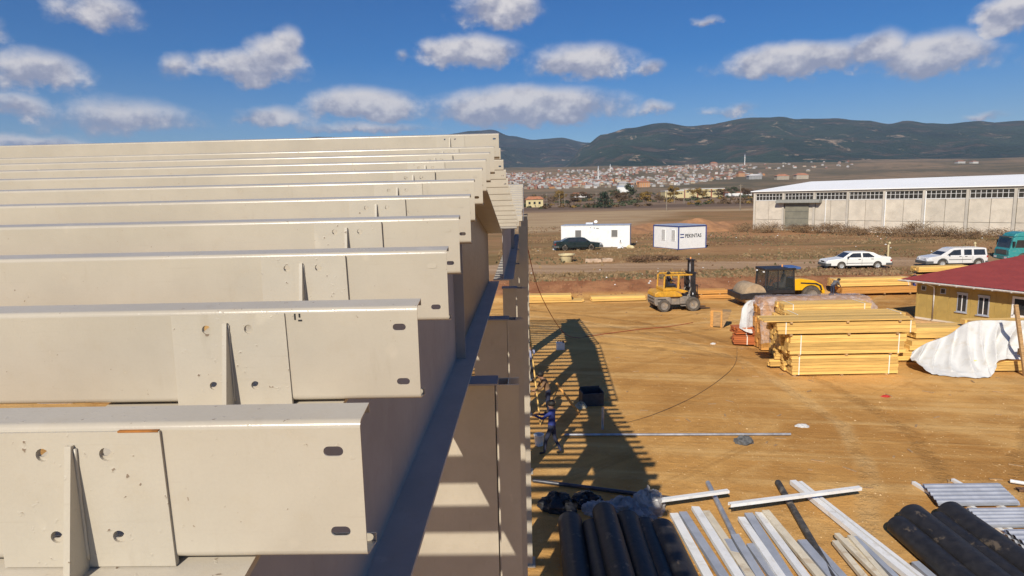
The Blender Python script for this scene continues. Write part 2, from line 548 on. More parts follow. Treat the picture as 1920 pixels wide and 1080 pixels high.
def ground_material():
    m = bpy.data.materials.new('bare_earth_and_fields')
    m.use_nodes = True
    nt = m.node_tree
    b = nt.nodes['Principled BSDF']
    g = NG(nt.nodes, nt.links)
    tc = nt.nodes.new('ShaderNodeTexCoord')
    v = tc.outputs['Object']
    x, y, z = g.sep(v)
    n_big = g.noise(v, 0.085, 5, 0.6, 0.6)
    n_mid = g.noise(v, 0.55, 6, 0.65, 0.3)
    n_small = g.noise(v, 3.2, 6, 0.7)
    n_grit = g.noise(v, 22.0, 4, 0.7)
    # wheel tracks: streaks pulled along the way vehicles cross the yard
    rot = nt.nodes.new('ShaderNodeVectorRotate')
    rot.rotation_type = 'Z_AXIS'
    nt.links.new(v, rot.inputs[0])
    rot.inputs['Angle'].default_value = R(9)
    streak = g.noise(g.scale_vec(rot.outputs[0], (0.045, 0.9, 1)), 1.0, 6, 0.62, 0.3)
    rot2 = nt.nodes.new('ShaderNodeVectorRotate')
    rot2.rotation_type = 'Z_AXIS'
    nt.links.new(v, rot2.inputs[0])
    rot2.inputs['Angle'].default_value = R(-38)
    streak2 = g.noise(g.scale_vec(rot2.outputs[0], (0.05, 1.1, 1)), 1.0, 5, 0.62, 0.3)
    # yard: ochre subsoil, damp dark patches, pale dusty tracks
    yard = g.mix(g.ss(n_big, 0.32, 0.68), (0.42, 0.20, 0.052), (0.71, 0.40, 0.128))
    yard = g.mix(g.m('MULTIPLY', g.ss(streak, 0.5, 0.66), 0.55), yard, (0.72, 0.46, 0.185))
    yard = g.mix(g.m('MULTIPLY', g.ss(streak2, 0.54, 0.7), 0.5), yard, (0.34, 0.165, 0.045))
    yard = g.mix(g.m('MULTIPLY', g.ss(n_mid, 0.48, 0.64), 0.42), yard, (0.36, 0.175, 0.048))
    n_m2 = g.noise(v, 0.23, 6, 0.65, 0.8)
    yard = g.mix(g.m('MULTIPLY', g.ss(n_m2, 0.52, 0.66), 0.55), yard, (0.66, 0.40, 0.15))
    yard = g.mix(g.m('MULTIPLY', g.ss(n_small, 0.56, 0.72), 0.5), yard, (0.68, 0.44, 0.19))
    yard = g.mix(g.m('MULTIPLY', g.ss(n_grit, 0.57, 0.72), 0.4), yard, (0.70, 0.50, 0.27))
    yard = g.mix(g.m('MULTIPLY', g.ss(n_grit, 0.44, 0.3), 0.35), yard, (0.22, 0.115, 0.04))
    ruts = 0.0
    # curved wheel tracks of the lorries
    for cx, cy, rr in ((34.0, 4.0, 23.0), (6.0, 66.0, 29.5), (-9.0, 24.0, 21.0), (21.0, 60.0, 31.0)):
        dx, dy = g.m('SUBTRACT', x, cx), g.m('SUBTRACT', y, cy)
        dist = g.m('ADD', g.m('SQRT', g.m('ADD', g.m('MULTIPLY', dx, dx), g.m('MULTIPLY', dy, dy))), g.m('MULTIPLY', n_big, 2.5))
        for off in (0.0, 1.9):
            mk = g.ss(g.m('ABSOLUTE', g.m('SUBTRACT', dist, rr + off)), 0.42, 0.12)
            ruts = g.m('ADD', mk, ruts)
            yard = g.mix(g.m('MULTIPLY', g.m('MULTIPLY', mk, g.ss(n_mid, 0.35, 0.6)), 0.4), yard, (0.34, 0.17, 0.05) if off else (0.74, 0.49, 0.22))
    # cut bank: red-brown subsoil
    bank = g.mix(g.ss(n_mid, 0.35, 0.65), (0.23, 0.095, 0.045), (0.36, 0.17, 0.08))
    bank = g.mix(g.m('MULTIPLY', g.ss(n_small, 0.5, 0.7), 0.5), bank, (0.16, 0.10, 0.05))
    # rough field: dry grass, green patches, brown weeds
    nf = g.noise(g.scale_vec(v, (0.06, 0.22, 1)), 1.0, 6, 0.65, 0.5)
    nf2 = g.noise(g.scale_vec(v, (0.16, 0.5, 1)), 1.0, 6, 0.7, 0.3)
    field = g.mix(g.ss(nf, 0.36, 0.62), (0.20, 0.135, 0.055), (0.34, 0.185, 0.085))
    field = g.mix(g.m('MULTIPLY', g.ss(nf2, 0.5, 0.68), 0.6), field, (0.34, 0.225, 0.115))
    field = g.mix(g.m('MULTIPLY', g.ss(nf2, 0.45, 0.3), 0.7), field, (0.17, 0.085, 0.04))
    field = g.mix(g.m('MULTIPLY', g.ss(n_small, 0.5, 0.7), 0.35), field, (0.13, 0.09, 0.04))
    # dirt road behind the bank
    road = g.mix(g.ss(streak, 0.35, 0.65), (0.31, 0.19, 0.105), (0.43, 0.29, 0.18))
    # far strips of ploughed and fallow land
    strip = g.noise(g.xyz(g.m('MULTIPLY', x, 0.0025), g.m('MULTIPLY', y, 0.02), 0.0), 1.0, 4, 0.55)
    far = g.mix(g.ss(strip, 0.42, 0.58), (0.15, 0.10, 0.068), (0.26, 0.175, 0.11))
    pale = g.mix(g.ss(nf, 0.35, 0.65), (0.36, 0.24, 0.135), (0.45, 0.32, 0.185))
    hill = g.noise(g.scale_vec(v, (0.004, 0.006, 0.006)), 1.0, 7, 0.65)
    hillc = g.mix(g.ss(hill, 0.36, 0.62), (0.125, 0.10, 0.055), (0.26, 0.175, 0.10))
    hilld = g.noise(v, 0.03, 4, 0.7)
    hillc = g.mix(g.m('MULTIPLY', g.ss(hilld, 0.5, 0.62), 0.55), hillc, (0.075, 0.072, 0.04))
    yn = g.m('ADD', y, g.m('MULTIPLY', g.m('SUBTRACT', n_big, 0.5), 5.0))
    yn = g.m('ADD', yn, g.m('MULTIPLY', g.m('SUBTRACT', n_mid, 0.5), 2.0))
    c = g.mix(g.ss(z, 0.16, 0.5), yard, bank)
    c = g.mix(g.ss(yn, 50.8, 52.6), c, field)
    c = g.mix(g.m('MULTIPLY', g.ss(yn, 55.2, 56.2), g.ss(yn, 61.2, 60.2)), c, road)
    yf = g.m('ADD', y, g.m('MULTIPLY', g.m('SUBTRACT', n_big, 0.5), 18.0))
    xr = g.m('ADD', x, g.m('MULTIPLY', g.m('SUBTRACT', n_big, 0.5), 30.0))
    dirtm = g.m('MULTIPLY', g.m('MULTIPLY', g.ss(yf, 84, 92), g.ss(yf, 150, 130)), g.ss(xr, 6, 22))
    c = g.mix(g.m('MULTIPLY', dirtm, 0.85), c, (0.40, 0.205, 0.095))
    palem = g.m('MULTIPLY', g.ss(yf, 105, 118), g.ss(yf, 232, 222))
    palem = g.m('MULTIPLY', palem, g.ss(g.m('SUBTRACT', xr, g.m('MULTIPLY', g.m('SUBTRACT', y, 110.0), 0.3)), 26, 10))
    c = g.mix(palem, c, pale)
    c = g.mix(g.m('MULTIPLY', g.ss(y, 205, 212), g.ss(y, 232, 224)), c, pale)
    c = g.mix(g.ss(yf, 226, 236), c, far)
    c = g.mix(g.ss(y, 560, 950), c, hillc)
    nt.links.new(c, b.inputs['Base Color'])
    b.inputs['Roughness'].default_value = 0.95
    b.inputs['Specular IOR Level'].default_value = 0.15
    bn = nt.nodes.new('ShaderNodeBump')
    bn.inputs['Strength'].default_value = 0.75
    bn.inputs['Distance'].default_value = 0.12
    h = g.m('ADD', g.m('MULTIPLY', n_small, 0.5), g.m('MULTIPLY', n_grit, 0.22))
    h = g.m('ADD', h, g.m('MULTIPLY', streak, 0.9))
    h = g.m('ADD', h, g.m('MULTIPLY', n_mid, 0.6))
    h = g.m('MULTIPLY_ADD', g.m('MULTIPLY', ruts, g.ss(n_small, 0.3, 0.6)), -0.5, h)
    nt.links.new(h, bn.inputs['Height'])
    nt.links.new(bn.outputs[0], b.inputs['Normal'])
    return m


def build_ground():
    ys = [-40, -20, -5, 4, 9, 11]
    y = 12.0
    while y < 75:
        y += 0.012 * y + 0.06
        ys.append(y)
    while y < 5200:
        y *= 1.045
        ys.append(y)
    n = 200
    vs, fs = [], []
    for y in ys:
        w = 40 + 1.6 * max(y, 0)
        for i in range(n + 1):
            x = -w + 2 * w * i / n
            vs.append((x, y, ground_z(x, y)))
    for j in range(len(ys) - 1):
        for i in range(n):
            a = j * (n + 1) + i
            fs.append((a, a + 1, a + n + 2, a + n + 1))
    m = MB(); m.add(vs, fs)
    o = m.build('ground', ground_material(), smooth=True)
    tag(o, kind='structure')


build_ground()


def mountain_material(name, forest, dark, bare, red, patch):
    m = bpy.data.materials.new(name)
    m.use_nodes = True
    nt = m.node_tree
    b = nt.nodes['Principled BSDF']
    g = NG(nt.nodes, nt.links)
    tc = nt.nodes.new('ShaderNodeTexCoord')
    v = tc.outputs['Object']
    n1 = g.noise(v, 0.0016, 6, 0.6, 0.4)
    n2 = g.noise(g.scale_vec(v, (1.3, 0.8, 3.0)), 0.0052, 7, 0.68, 0.8)
    n3 = g.noise(v, 0.03, 5, 0.7)
    n4 = g.noise(g.scale_vec(v, (0.6, 1, 2.5)), 0.0075, 5, 0.65, 0.5)
    c = g.mix(g.ss(n1, 0.35, 0.65), dark, forest)
    c = g.mix(g.m('MULTIPLY', g.ss(n4, 0.5, 0.64), 0.8), c, red)
    c = g.mix(g.m('MULTIPLY', g.ss(n2, 0.59, 0.65), patch), c, bare)
    c = g.mix(g.m('MULTIPLY', g.ss(n3, 0.42, 0.7), 0.55), c, dark)
    nt.links.new(c, b.inputs['Base Color'])
    b.inputs['Roughness'].default_value = 1.0
    b.inputs['Specular IOR Level'].default_value = 0.0
    bn = nt.nodes.new('ShaderNodeBump')
    bn.inputs['Strength'].default_value = 0.8
    bn.inputs['Distance'].default_value = 14.0
    nt.links.new(g.m('ADD', n3, g.m('MULTIPLY', n4, 2.0)), bn.inputs['Height'])
    nt.links.new(bn.outputs[0], b.inputs['Normal'])
    return m


def interp(tab, x):
    if x <= tab[0][0]: return tab[0][1]
    for (a, va), (b, vb) in zip(tab, tab[1:]):
        if x <= b:
            t = (x - a) / (b - a)
            t = t * t * (3 - 2 * t)
            return va + (vb - va) * t
    return tab[-1][1]


def build_mountains(name, ridge, dist, base_d, material, seed, rough):
    """a range whose crest, seen from the valley, follows the list of bearing and elevation"""
    na, nd = 420, 60
    vs, fs = [], []
    for j in range(nd + 1):
        t = j / nd
        for i in range(na + 1):
            a = -1.15 + 2.3 * i / na
            e = interp(ridge, a)
            d = base_d + (dist - base_d) * t if t <= 0.8333 else dist + (dist * 0.35) * (t - 0.8333) * 6
            tt = min(1.0, t / 0.8333)
            d = base_d + (dist - base_d) * tt if t <= 0.8333 else d
            x, y = d * math.tan(a), d
            top = 8 + dist / math.cos(a) * math.tan(e)
            base = 60
            prof = 0.10 * tt + 0.90 * (tt ** 1.5)
            spur = 1 - abs(fbm(x * rough, y * rough * 0.55, seed, 5)) * 2.0
            z = base + (top - base) * prof
            z += (top - base) * 0.26 * (spur - 0.62) * math.sin(math.pi * min(1, tt)) ** 0.7
            z += (top - base) * 0.015 * fbm(x * 0.01, y * 0.01, seed + 4, 3)
            if t > 0.8333:
                z -= (t - 0.8333) * 6 * top * 0.5
            vs.append((x, y, z))
    for j in range(nd):
        for i in range(na):
            a = j * (na + 1) + i
            fs.append((a, a + 1, a + na + 2, a + na + 1))
    m = MB(); m.add(vs, fs)
    tag(m.build(name, material, smooth=True), kind='structure')


FRONT = [(-1.15, .012), (-0.3, .012), (-0.02, .018), (0.06, .045), (0.099, .080), (0.1241, .0938), (0.1648, .1018), (0.2127, .1076), (0.2597, .0998), (0.2827, .1017), (0.3348, .1077), (0.3781, .1064),
         (0.4062, .1015), (0.447, .0993), (0.4862, .0935), (0.5179, .0868), (0.5359, .0895), (0.5599, .0842), (0.583, .0816), (0.6106, .0826), (0.6321, .0794), (0.6579, .079), (0.75, .083), (0.85, .07), (1.15, .06)]
BACK = [(-1.15, .055), (-0.83, .0465), (-0.6982, .0561), (-0.4574, .0784), (-0.341, .0944), (-0.3105, .0967), (-0.232, .0947), (-0.1341, .0975), (-0.0841, .1039), (-0.0507, .1059),
        (-0.0174, .0955), (0.016, .089), (0.0578, .0911), (0.0993, .0826), (0.16, .07), (0.4, .06), (1.15, .05)]
build_mountains('mountain_range', FRONT, 3900, 1900, mountain_material('forested_slopes', (0.042, 0.062, 0.046), (0.022, 0.036, 0.032), (0.36, 0.26, 0.18), (0.105, 0.075, 0.06), 0.85), 2.0, 0.0011)
build_mountains('far_mountain_range', BACK, 5600, 2300, mountain_material('far_forested_slopes', (0.040, 0.055, 0.045), (0.022, 0.034, 0.034), (0.36, 0.26, 0.19), (0.09, 0.065, 0.055), 0.8), 11.0, 0.0008)

# ------------------------------------------------------------------ steel frame of the new hall
PITCH_M = 0.167          # rise of the roof per metre
S = 0.57                 # purlin spacing
HW = 0.248               # purlin depth
Y0, Z0 = 1.002, 7.635    # top front edge of the nearest purlin
X_IN = -9.0


def purlin_mesh(L, slots_top, slots_bottom, rise, HW=HW, bolt_x=None):
    """C purlin along +x from 0 to L, its front web face at y=0, top at z=0, open to +y"""
    m = MB()
    r, t, w, lip = 0.013, 0.003, 0.066, 0.018
    holes = []
    ex = L - 0.048
    if slots_top: holes.append(slot(ex, -0.054, 0.017, 0.0088))
    if slots_bottom: holes.append(slot(ex + 0.004, -HW + .049, 0.017, 0.0088))
    if bolt_x is not None:
        for bx, bz in ((-.058, -.052), (.052, -.052), (-.052, -.202), (.058, -.202)):
            holes.append(circle(bolt_x + bx - .005, bz + .006, .0112))
    z_lo, z_hi = -HW + r, -r
    m.plate([(0, z_lo), (L, z_lo), (L, z_hi), (0, z_hi)], holes, 0.0, t, lambda u, v, d: (u, d, v))
    # bends, flanges and lips as one folded strip, top and bottom
    for sgn in (1, -1):
        o_, i_ = [], []
        for k in range(6):
            a = math.pi / 2 * k / 5
            o_.append((r - r * math.cos(a), -r + r * math.sin(a)))
            i_.append((r - (r - t) * math.cos(a), -r + (r - t) * math.sin(a)))
        tilt = rise * (w - r)
        o_ += [(w, tilt), (w, tilt - lip)]
        i_ += [(w - t, tilt - t), (w - t, tilt - lip)]
        if sgn < 0:
            o_ = [(a, -HW - b + 2 * (tilt if a > r + 1e-6 else 0) * 0) for a, b in o_]
            i_ = [(a, -HW - b) for a, b in i_]
        n = len(o_)
        vs = [(0, a, b) for a, b in o_] + [(0, a, b) for a, b in i_] + [(L, a, b) for a, b in o_] + [(L, a, b) for a, b in i_]
        fs = []
        for k in range(n - 1):
            q = [(k, k + 1, 2 * n + k + 1, 2 * n + k), (n + k + 1, n + k, 3 * n + k, 3 * n + k + 1),
                 (k + 1, k, n + k, n + k + 1), (2 * n + k, 2 * n + k + 1, 3 * n + k + 1, 3 * n + k)]
            fs += q if sgn > 0 else [tuple(reversed(f)) for f in q]
        fs.append((n - 1, 2 * n - 1, 4 * n - 1, 3 * n - 1))
        m.add(vs, fs)
    return m.mesh('purlin', PAINT, 30)


def place_purlin(y, ztop, x_end, label, group, st=True, sb=True, rise=PITCH_M, me=None):
    me = me or purlin_mesh(x_end - X_IN, st, sb, rise, bolt_x=-.772 - X_IN)
    o = link('purlin', me, None, (X_IN, y, ztop))
    o.rotation_euler = (R(random.uniform(-0.35, 0.35)), 0, R(random.uniform(-0.06, 0.06)))
    return tag(o, label, 'purlin', group)


ends = [-.284, -.281, -.273, -.287, -.285, -.305, -.292, -.298, -.297, -.284, -.258]
PUR = []
for k in range(11):
    y, z = Y0 + S * k, Z0 + PITCH_M * S * k
    if k == 10:
        y, z = 6.74, 8.675
    PUR.append((y, z))
    lab = '%s cream steel purlin from the camera on the near roof slope' % ORD[k] if k else 'nearest cream steel purlin, lowest in the picture, with two slotted holes'
    if k == 10: lab = 'topmost cream steel purlin along the ridge, against the sky'
    if k == 1: lab = 'second nearest cream steel purlin, directly behind the lowest one'
    p = place_purlin(y, z, ends[k], lab, 'purlins of the near roof slope', k in (0, 1, 7, 8, 9, 10), True)
    if 2 <= k <= 6:
        q = MB().plate(slot(0, 0, 0.0165, 0.0085), [], -0.0012, 0.0005, lambda u, v, d: (u, d, v)).build('slot_plug', PAINT, p)
        q.location = (ends[k] - X_IN - 0.052, 0, -0.054)

for mx, mz, w_, h_ in ((0, 0, .004, .016), (.010, -.004, .010, .004), (.012, .006, .004, .010)):
    q = MB().box(0, w_, -.0012, .0006, 0, h_).build('pen_mark', BLACK, bpy.data.objects['purlin.001'])
    q.location = (-.60 - X_IN + mx, 0, -.030 + mz)

FAR_LAB = 'cream purlin end on the far slope behind the ridge, %s from the ridge'
me_far = purlin_mesh(9.0 - 0.26, False, True, -PITCH_M, 0.13)
for j in range(12):
    y = 7.2 + S * j
    x_end = -0.26 + 0.012 * j
    o = place_purlin(y, 8.56 - PITCH_M * S * j, x_end, FAR_LAB % (ORD[j].replace('nearest', 'first') if j == 0 else ORD[j].replace('second nearest', 'second')),
                     'purlins of the far roof slope', me=me_far)
    o.location.x = x_end - (9.0 - 0.26)
me_b = purlin_mesh(9.0, False, False, PITCH_M, 0.13)
P2 = 0.112
for j in range(14):
    o = place_purlin(14.0 + S * j, 7.60 + P2 * S * j, 0, 'cream purlin end on the second gable beyond the first roof, %s from the valley' % ('first', 'second', *ORD[2:], 'fourteenth')[j],
                     'purlins of the second gable', me=me_b)
    o.location.x = -9.06 + random.uniform(-.01, .01)
for j in range(15):
    o = place_purlin(22.3 + S * j, 8.46 - P2 * S * j, 0, 'cream purlin on the hidden back slope of the second gable', 'purlins of the second gable back slope', me=me_b)
    o.location.x = -9.04


def cleat(parent, xc, y, ztop):
    """upright plate with four bolt holes welded to the rafter, and its triangular stiffener"""
    hx = 0.058
    w = 0.152
    zb = -HW - 0.010
    outer = [(-w, zb), (w, zb), (w - 0.004, -0.012), (-w + 0.004, -0.012)]
    holes = [circle(-hx, -0.052, 0.0118), circle(hx - 0.006, -0.052, 0.0118), circle(-hx + 0.006, -0.202, 0.0112), circle(hx, -0.202, 0.0112)]
    m = MB().plate(outer, holes, -0.0115, -0.0008, lambda u, v, d: (u, d, v))
    c = m.build('cleat', PAINT_ROUGH, parent)
    c.location = (xc, y, ztop)
    t = 0.0055
    g = MB().prism([(-0.0117, -0.034), (-0.020, -0.034), (-0.062, zb - 0.006), (-0.062, zb - 0.016), (-0.0117, zb - 0.004)], -t, t, 'x')
    g.build('stiffener', PAINT_ROUGH, c).location = (-0.006, 0, 0)
    # weld bead between the two
    b = MB()
    pts = [(-0.006 + t + 0.001, -0.013, -0.040 - (HW - 0.045) * i / 14) for i in range(15)]
    b.tube([(p[0] + random.uniform(-.001, .001), p[1], p[2]) for p in pts], 0.0035, 5)
    b.build('weld_bead', PAINT_ROUGH, c, smooth=True)
    if y < 1.5:
        MB().box(w - .075, w - .006, -.0125, -.0004, -.0135, -.0105).build('rust_line', mat('orange_rust', (.32, .12, .02), .8, .3, 30), c)
    return c


ZB = 6.19                # level lower flange of the gable girder
RIDGE_Y = 6.86


def flange_top(y):
    return Z0 - HW - 0.011 + PITCH_M * (y - Y0)


def girder(x, label, ya, yr, yb, cleats_at=(), web2=WEB_BROWN, web1=PAINT_SHADED, PITCH_M=PITCH_M):
    """tapered plate girder: level lower flange, upper flanges following the two roof slopes"""
    t = thing('gable_girder', label, 'girder', (x, ya, ZB), 0, 'gable girders')
    za = flange_top(ya + (0 if ya < 5 else -13.6 + 0.6)) if ya < 5 else flange_top(0.7)
    za = flange_top(ya) if ya < 5 else 7.33
    zr = za + PITCH_M * (yr - ya)
    zb = zr - PITCH_M * (yb - yr)
    L = lambda y, z: (y - ya, z - ZB)
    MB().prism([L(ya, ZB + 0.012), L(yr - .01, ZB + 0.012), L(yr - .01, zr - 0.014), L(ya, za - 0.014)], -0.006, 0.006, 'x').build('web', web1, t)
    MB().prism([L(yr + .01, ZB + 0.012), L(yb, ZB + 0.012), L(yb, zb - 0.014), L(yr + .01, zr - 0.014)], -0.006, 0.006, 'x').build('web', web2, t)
    MB().box(-0.11, 0.11, yr - ya - .009, yr - ya + .009, 0.013, zr - ZB - 0.016).build('ridge_plate', web1, t)
    MB().prism([L(ya, za), L(yr, zr), L(yr, zr - 0.014), L(ya, za - 0.014)], -0.32, 0.32, 'x').build('upper_flange', PAINT_ROUGH, t)
    MB().prism([L(yr + .002, zr), L(yb, zb), L(yb, zb - 0.014), L(yr + .002, zr - 0.014)], -0.32, 0.32, 'x').build('upper_flange', PAINT_ROUGH, t)
    MB().box(-0.225, 0.225, 0, yb - ya, -0.016, 0.012).build('lower_flange', PAINT_FLANGE, t)
    for (y, z) in cleats_at:
        cleat(t, 0.038, y - ya, z - ZB)
    return t


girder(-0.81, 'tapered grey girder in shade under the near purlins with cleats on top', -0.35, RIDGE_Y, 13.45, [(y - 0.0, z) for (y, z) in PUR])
girder(-0.50, 'girder of the second gable behind the first roof', 13.75, 22.1, 30.9, PITCH_M=P2)
girder(-8.3, 'inner girder far left inside the hall', -0.35, RIDGE_Y, 13.45)
girder(-8.3, 'inner girder of the second gable inside the hall', 13.75, 22.1, 30.9, PITCH_M=P2)


def column(name, label, y, xa, xb, z1, group, cap=True):
    t = thing(name, label, 'column', ((xa + xb) / 2, y, 0), 0, group)
    w = (xb - xa) / 2
    MB().box(-w, w, 0, 0.014, 0.02, z1).build('front_flange', PAINT, t)
    MB().box(-w, w, 0.226, 0.24, 0.02, z1).build('rear_flange', PAINT, t)
    MB().box(-0.005, 0.005, 0.015, 0.225, 0.02, z1).build('web', PAINT, t)
    MB().box(-w - 0.06, w + 0.06, -0.08, 0.32, 0.0, 0.019).build('base_plate', PAINT, t)
    if cap:
        MB().box(-w - 0.02, w + 0.03, -0.03, 0.27, z1 + 0.001, z1 + 0.02).build('cap_plate', PAINT_SHADED, t)
    return t


cols_y = [0.15, 6.0, 9.3, 12.6, 17.2, 22.0, 26.5, 30.7]
words = ['at the near corner below the camera', 'nearest beneath the girder, with a lit triangle', 'second beneath the girder', 'third beneath the girder, at the valley', 'first of the second gable',
         'second of the second gable, under its ridge', 'third of the second gable', 'at the far corner of the second gable']
pr = [-.12, -.09, -.06, .03, .04, .08, .12, .15]
for i, y in enumerate(cols_y):
    sh = pr[i] + .09
    if i in (1, 2):
        column('column', 'wide cream column ' + words[i], y, (-1.3 if i == 1 else -.85) + sh, -.335 + sh, 6.15, 'gable columns')
    else:
        column('column', 'slim cream column ' + words[i], y, -.60 + sh, -.335 + sh, 6.15, 'gable columns')
    column('wall_post', 'narrow wall post ' + words[i], y + .004, -.305 + sh, pr[i], 6.15 if i < 4 else 7.2, 'gable wall posts', cap=False)
for i, y in enumerate((0.15, 13.5, 30.7)):
    column('column', 'inner column far left inside the hall', y, -8.6, -8.0, 6.15, 'inner columns', True)

# edge angle along the purlin ends of the second gable
ea = MB()
ea.prism([(13.9, 7.60), (22.1, 7.60 + P2 * 8.2), (22.1, 7.48 + P2 * 8.2), (13.9, 7.48)], -0.035, -0.029, 'x')
ea.prism([(22.3, 8.46), (30.9, 8.46 - P2 * 8.6), (30.9, 8.34 - P2 * 8.6), (22.3, 8.34)], -0.035, -0.029, 'x')
tag(ea.build('edge_angle', GALV), 'pale steel edge strip along the purlin ends of the second gable', 'steel angle')

# bits lying on the slab under the nearest purlins
for i, (x, y, z, sx, sy, rz, mt, lab) in enumerate([(-2.05, 2.9, 5.2, 1.0, .16, 4, WOOD_OLD, 'brown board under the nearest purlins at far left'),
                                                    (-1.72, 2.95, 5.28, .42, .14, 2, WHITE_PAINT, 'short white board under the nearest purlins'),
                                                    (-1.22, 2.9, 5.2, .5, .15, -3, WOOD_OLD, 'brown board under the purlins beside the white board')]):
    pass

SOLO = []
# ------------------------------------------------------------------ timber
def lumber(label, x0, x1, y, depth, z0, h, rows, cols, material=WOOD, rz=0.0, straps=(), bearers=(), jitter=0.05, group='timber bundles in the yard', name='lumber_bundle'):
    """strapped bundle of boards; x along the boards, front face at y"""
    t = thing(name, label, 'lumber', ((x0 + x1) / 2, y, z0), rz, group)
    L = x1 - x0
    bh, bd = h / rows, depth / cols
    g = 0.012
    me = MB().box(-L / 2, L / 2, 0, bd - g, 0, bh - g).mesh('plank', material)
    for r in range(rows):
        for c in range(cols):
            if 0 < c < cols - 1 and r < rows - 1 and 0 < r and cols > 4 and c > 1:
                continue                      # boards buried in the middle of the bundle
            link('plank', me, t, (random.uniform(-jitter, jitter), c * bd + random.uniform(-.007, .007), r * bh + g / 2), (0, 0, R(random.uniform(-.08, .08))))
    for s in straps:
        xs = -L / 2 + s * L
        e = 0.014
        m = MB()
        m.box(xs - .022, xs + .022, -e, -e + .006, -.003, h + .003)
        m.box(xs - .022, xs + .022, -e, depth + e, h + .004, h + .009)
        m.build('strap', ROPE_WHITE, t)
    for s in bearers:
        xs = -L / 2 + s * L
        MB().box(xs - .05, xs + .05, -.03, depth, -.075, -.004).build('bearer', WOOD_OLD, t)
    return t


lumber('bottom pine bundle of the front stack, flat on the yard earth', 11.5, 16.05, 26.5, 1.15, .07, .84, 6, 5, straps=(.07, .92), bearers=(.03, .48, .9))
lumber('middle pine bundle of the front stack', 11.35, 16.3, 26.48, 1.15, .99, .84, 5, 5, straps=(.1, .945), bearers=(.09, .5, .88))
lumber('long shallow pine bundle on top of the front stack', 10.8, 16.68, 26.42, 1.2, 1.91, .5, 3, 5, straps=(.06, .96), bearers=(.1, .52, .87))
lumber('single layer of loose long planks lying over the front stack', 10.28, 16.58, 26.36, 1.25, 2.46, .06, 1, 6, jitter=.12, bearers=(.17, .55, .9))
lumber('pine bundle just behind the top of the front stack', 12.0, 17.2, 28.0, 1.1, 1.95, .5, 4, 4, straps=(.06, .95))
lumber('lower pine bundle hidden behind the front stack', 11.9, 17.0, 28.02, 1.1, .05, 1.86, 8, 4)
lumber('short pine bundle raised behind the front stack', 12.3, 16.4, 29.4, 1.1, 2.14, .52, 4, 4, straps=(.1, .92))
lumber('pine bundle supporting the raised one', 12.1, 16.9, 29.42, 1.1, .05, 2.05, 8, 4)
lumber('pine bundle inside the clear plastic wrap', 11.9, 17.3, 30.95, 1.3, .06, 2.55, 10, 4, WOOD_ORANGE)
lumber('low pine bundle poking out left of the front stack', 11.05, 12.2, 27.72, .24, .12, .3, 3, 2, straps=(.6,))
lumber('short pine bundle above the low one left of the front stack', 11.3, 12.2, 27.74, .22, .45, .62, 5, 2, straps=(.5,))
lumber('small low pine stack between the front stack and the white tarp', 17.0, 17.95, 28.5, .9, .08, .56, 5, 3)
lumber('upper pine bundle behind the white tarp', 18.05, 22.0, 28.6, 1.1, 1.10, .5, 2, 4, bearers=(.25, .8))
lumber('second pine bundle from the top behind the white tarp', 17.75, 21.9, 28.4, 1.2, .58, .45, 2, 4, bearers=(.2, .8))
lumber('bottom pine bundle behind the white tarp, in its shadow', 18.3, 21.8, 28.5, 1.1, .07, .42, 2, 4)
lumber('low pine bundle at right edge showing below the white tarp', 19.3, 23.2, 26.6, 1.2, .07, .5, 4, 4, bearers=(.1, .6))
lumber('pine bundle under the white tarp at the right edge', 20.3, 23.4, 27.6, 1.3, .6, 1.35, 6, 4)
# bundles along the foot of the bank
lumber('big pine bundle at the foot of the bank beside the steel hall', -1.6, 3.45, 46.8, 1.0, .17, .40, 3, 4)
lumber('thin pine layer under the bundle beside the steel hall', -1.4, 4.35, 46.5, 1.3, .05, .11, 1, 5, jitter=.1)
lumber('narrow pine bundle alone at the foot of the bank', 4.95, 9.05, 46.6, .8, .06, .36, 2, 3, rz=R(2))
lumber('pine bundle at the bank foot just right of the forklift, lower', 12.6, 15.6, 47.0, 1.0, .05, .3, 2, 4, WOOD_ORANGE)
lumber('pine bundle at the bank foot just right of the forklift, upper', 12.5, 15.3, 47.0, .9, .42, .28, 2, 4, WOOD_ORANGE, bearers=(.3, .8))
lumber('long orange pine bundle under the pale one below the white sedan', 23.9, 30.4, 47.0, 1.0, .22, .45, 2, 4, WOOD_ORANGE, rz=R(2), bearers=(.2, .5, .8))
lumber('long pale pine bundle below the white sedan', 23.4, 29.3, 47.3, 1.0, .74, .58, 4, 4, rz=R(2), straps=(.04, .97))
lumber('pine bundle by the road behind the red roof, below the van', 31.7, 36.0, 50.6, 1.0, 1.3, .42, 3, 3, rz=R(4))
lumber('thin planks lying below the bundle behind the red roof', 31.2, 34.0, 50.0, .6, 1.02, .1, 1, 3, rz=R(-4))
# red-stained packs left of the front stack
for i, (x0, x1, y, z, h, lab) in enumerate([(10.85, 12.2, 32.0, .1, .42, 'red stained timber pack on the ground, lowest left of the wrapped stack'),
                                            (11.85, 13.0, 31.7, .45, .5, 'red stained timber pack resting higher beside the wrapped stack'),
                                            (11.1, 12.1, 32.4, .58, .34, 'red stained timber pack under the small white sheet')]):
    lumber(lab, x0, x1, y, .9, z, h, 4, 3, WOOD_RED, rz=R(-14 + 9 * i), straps=(.5,), group='red timber packs')

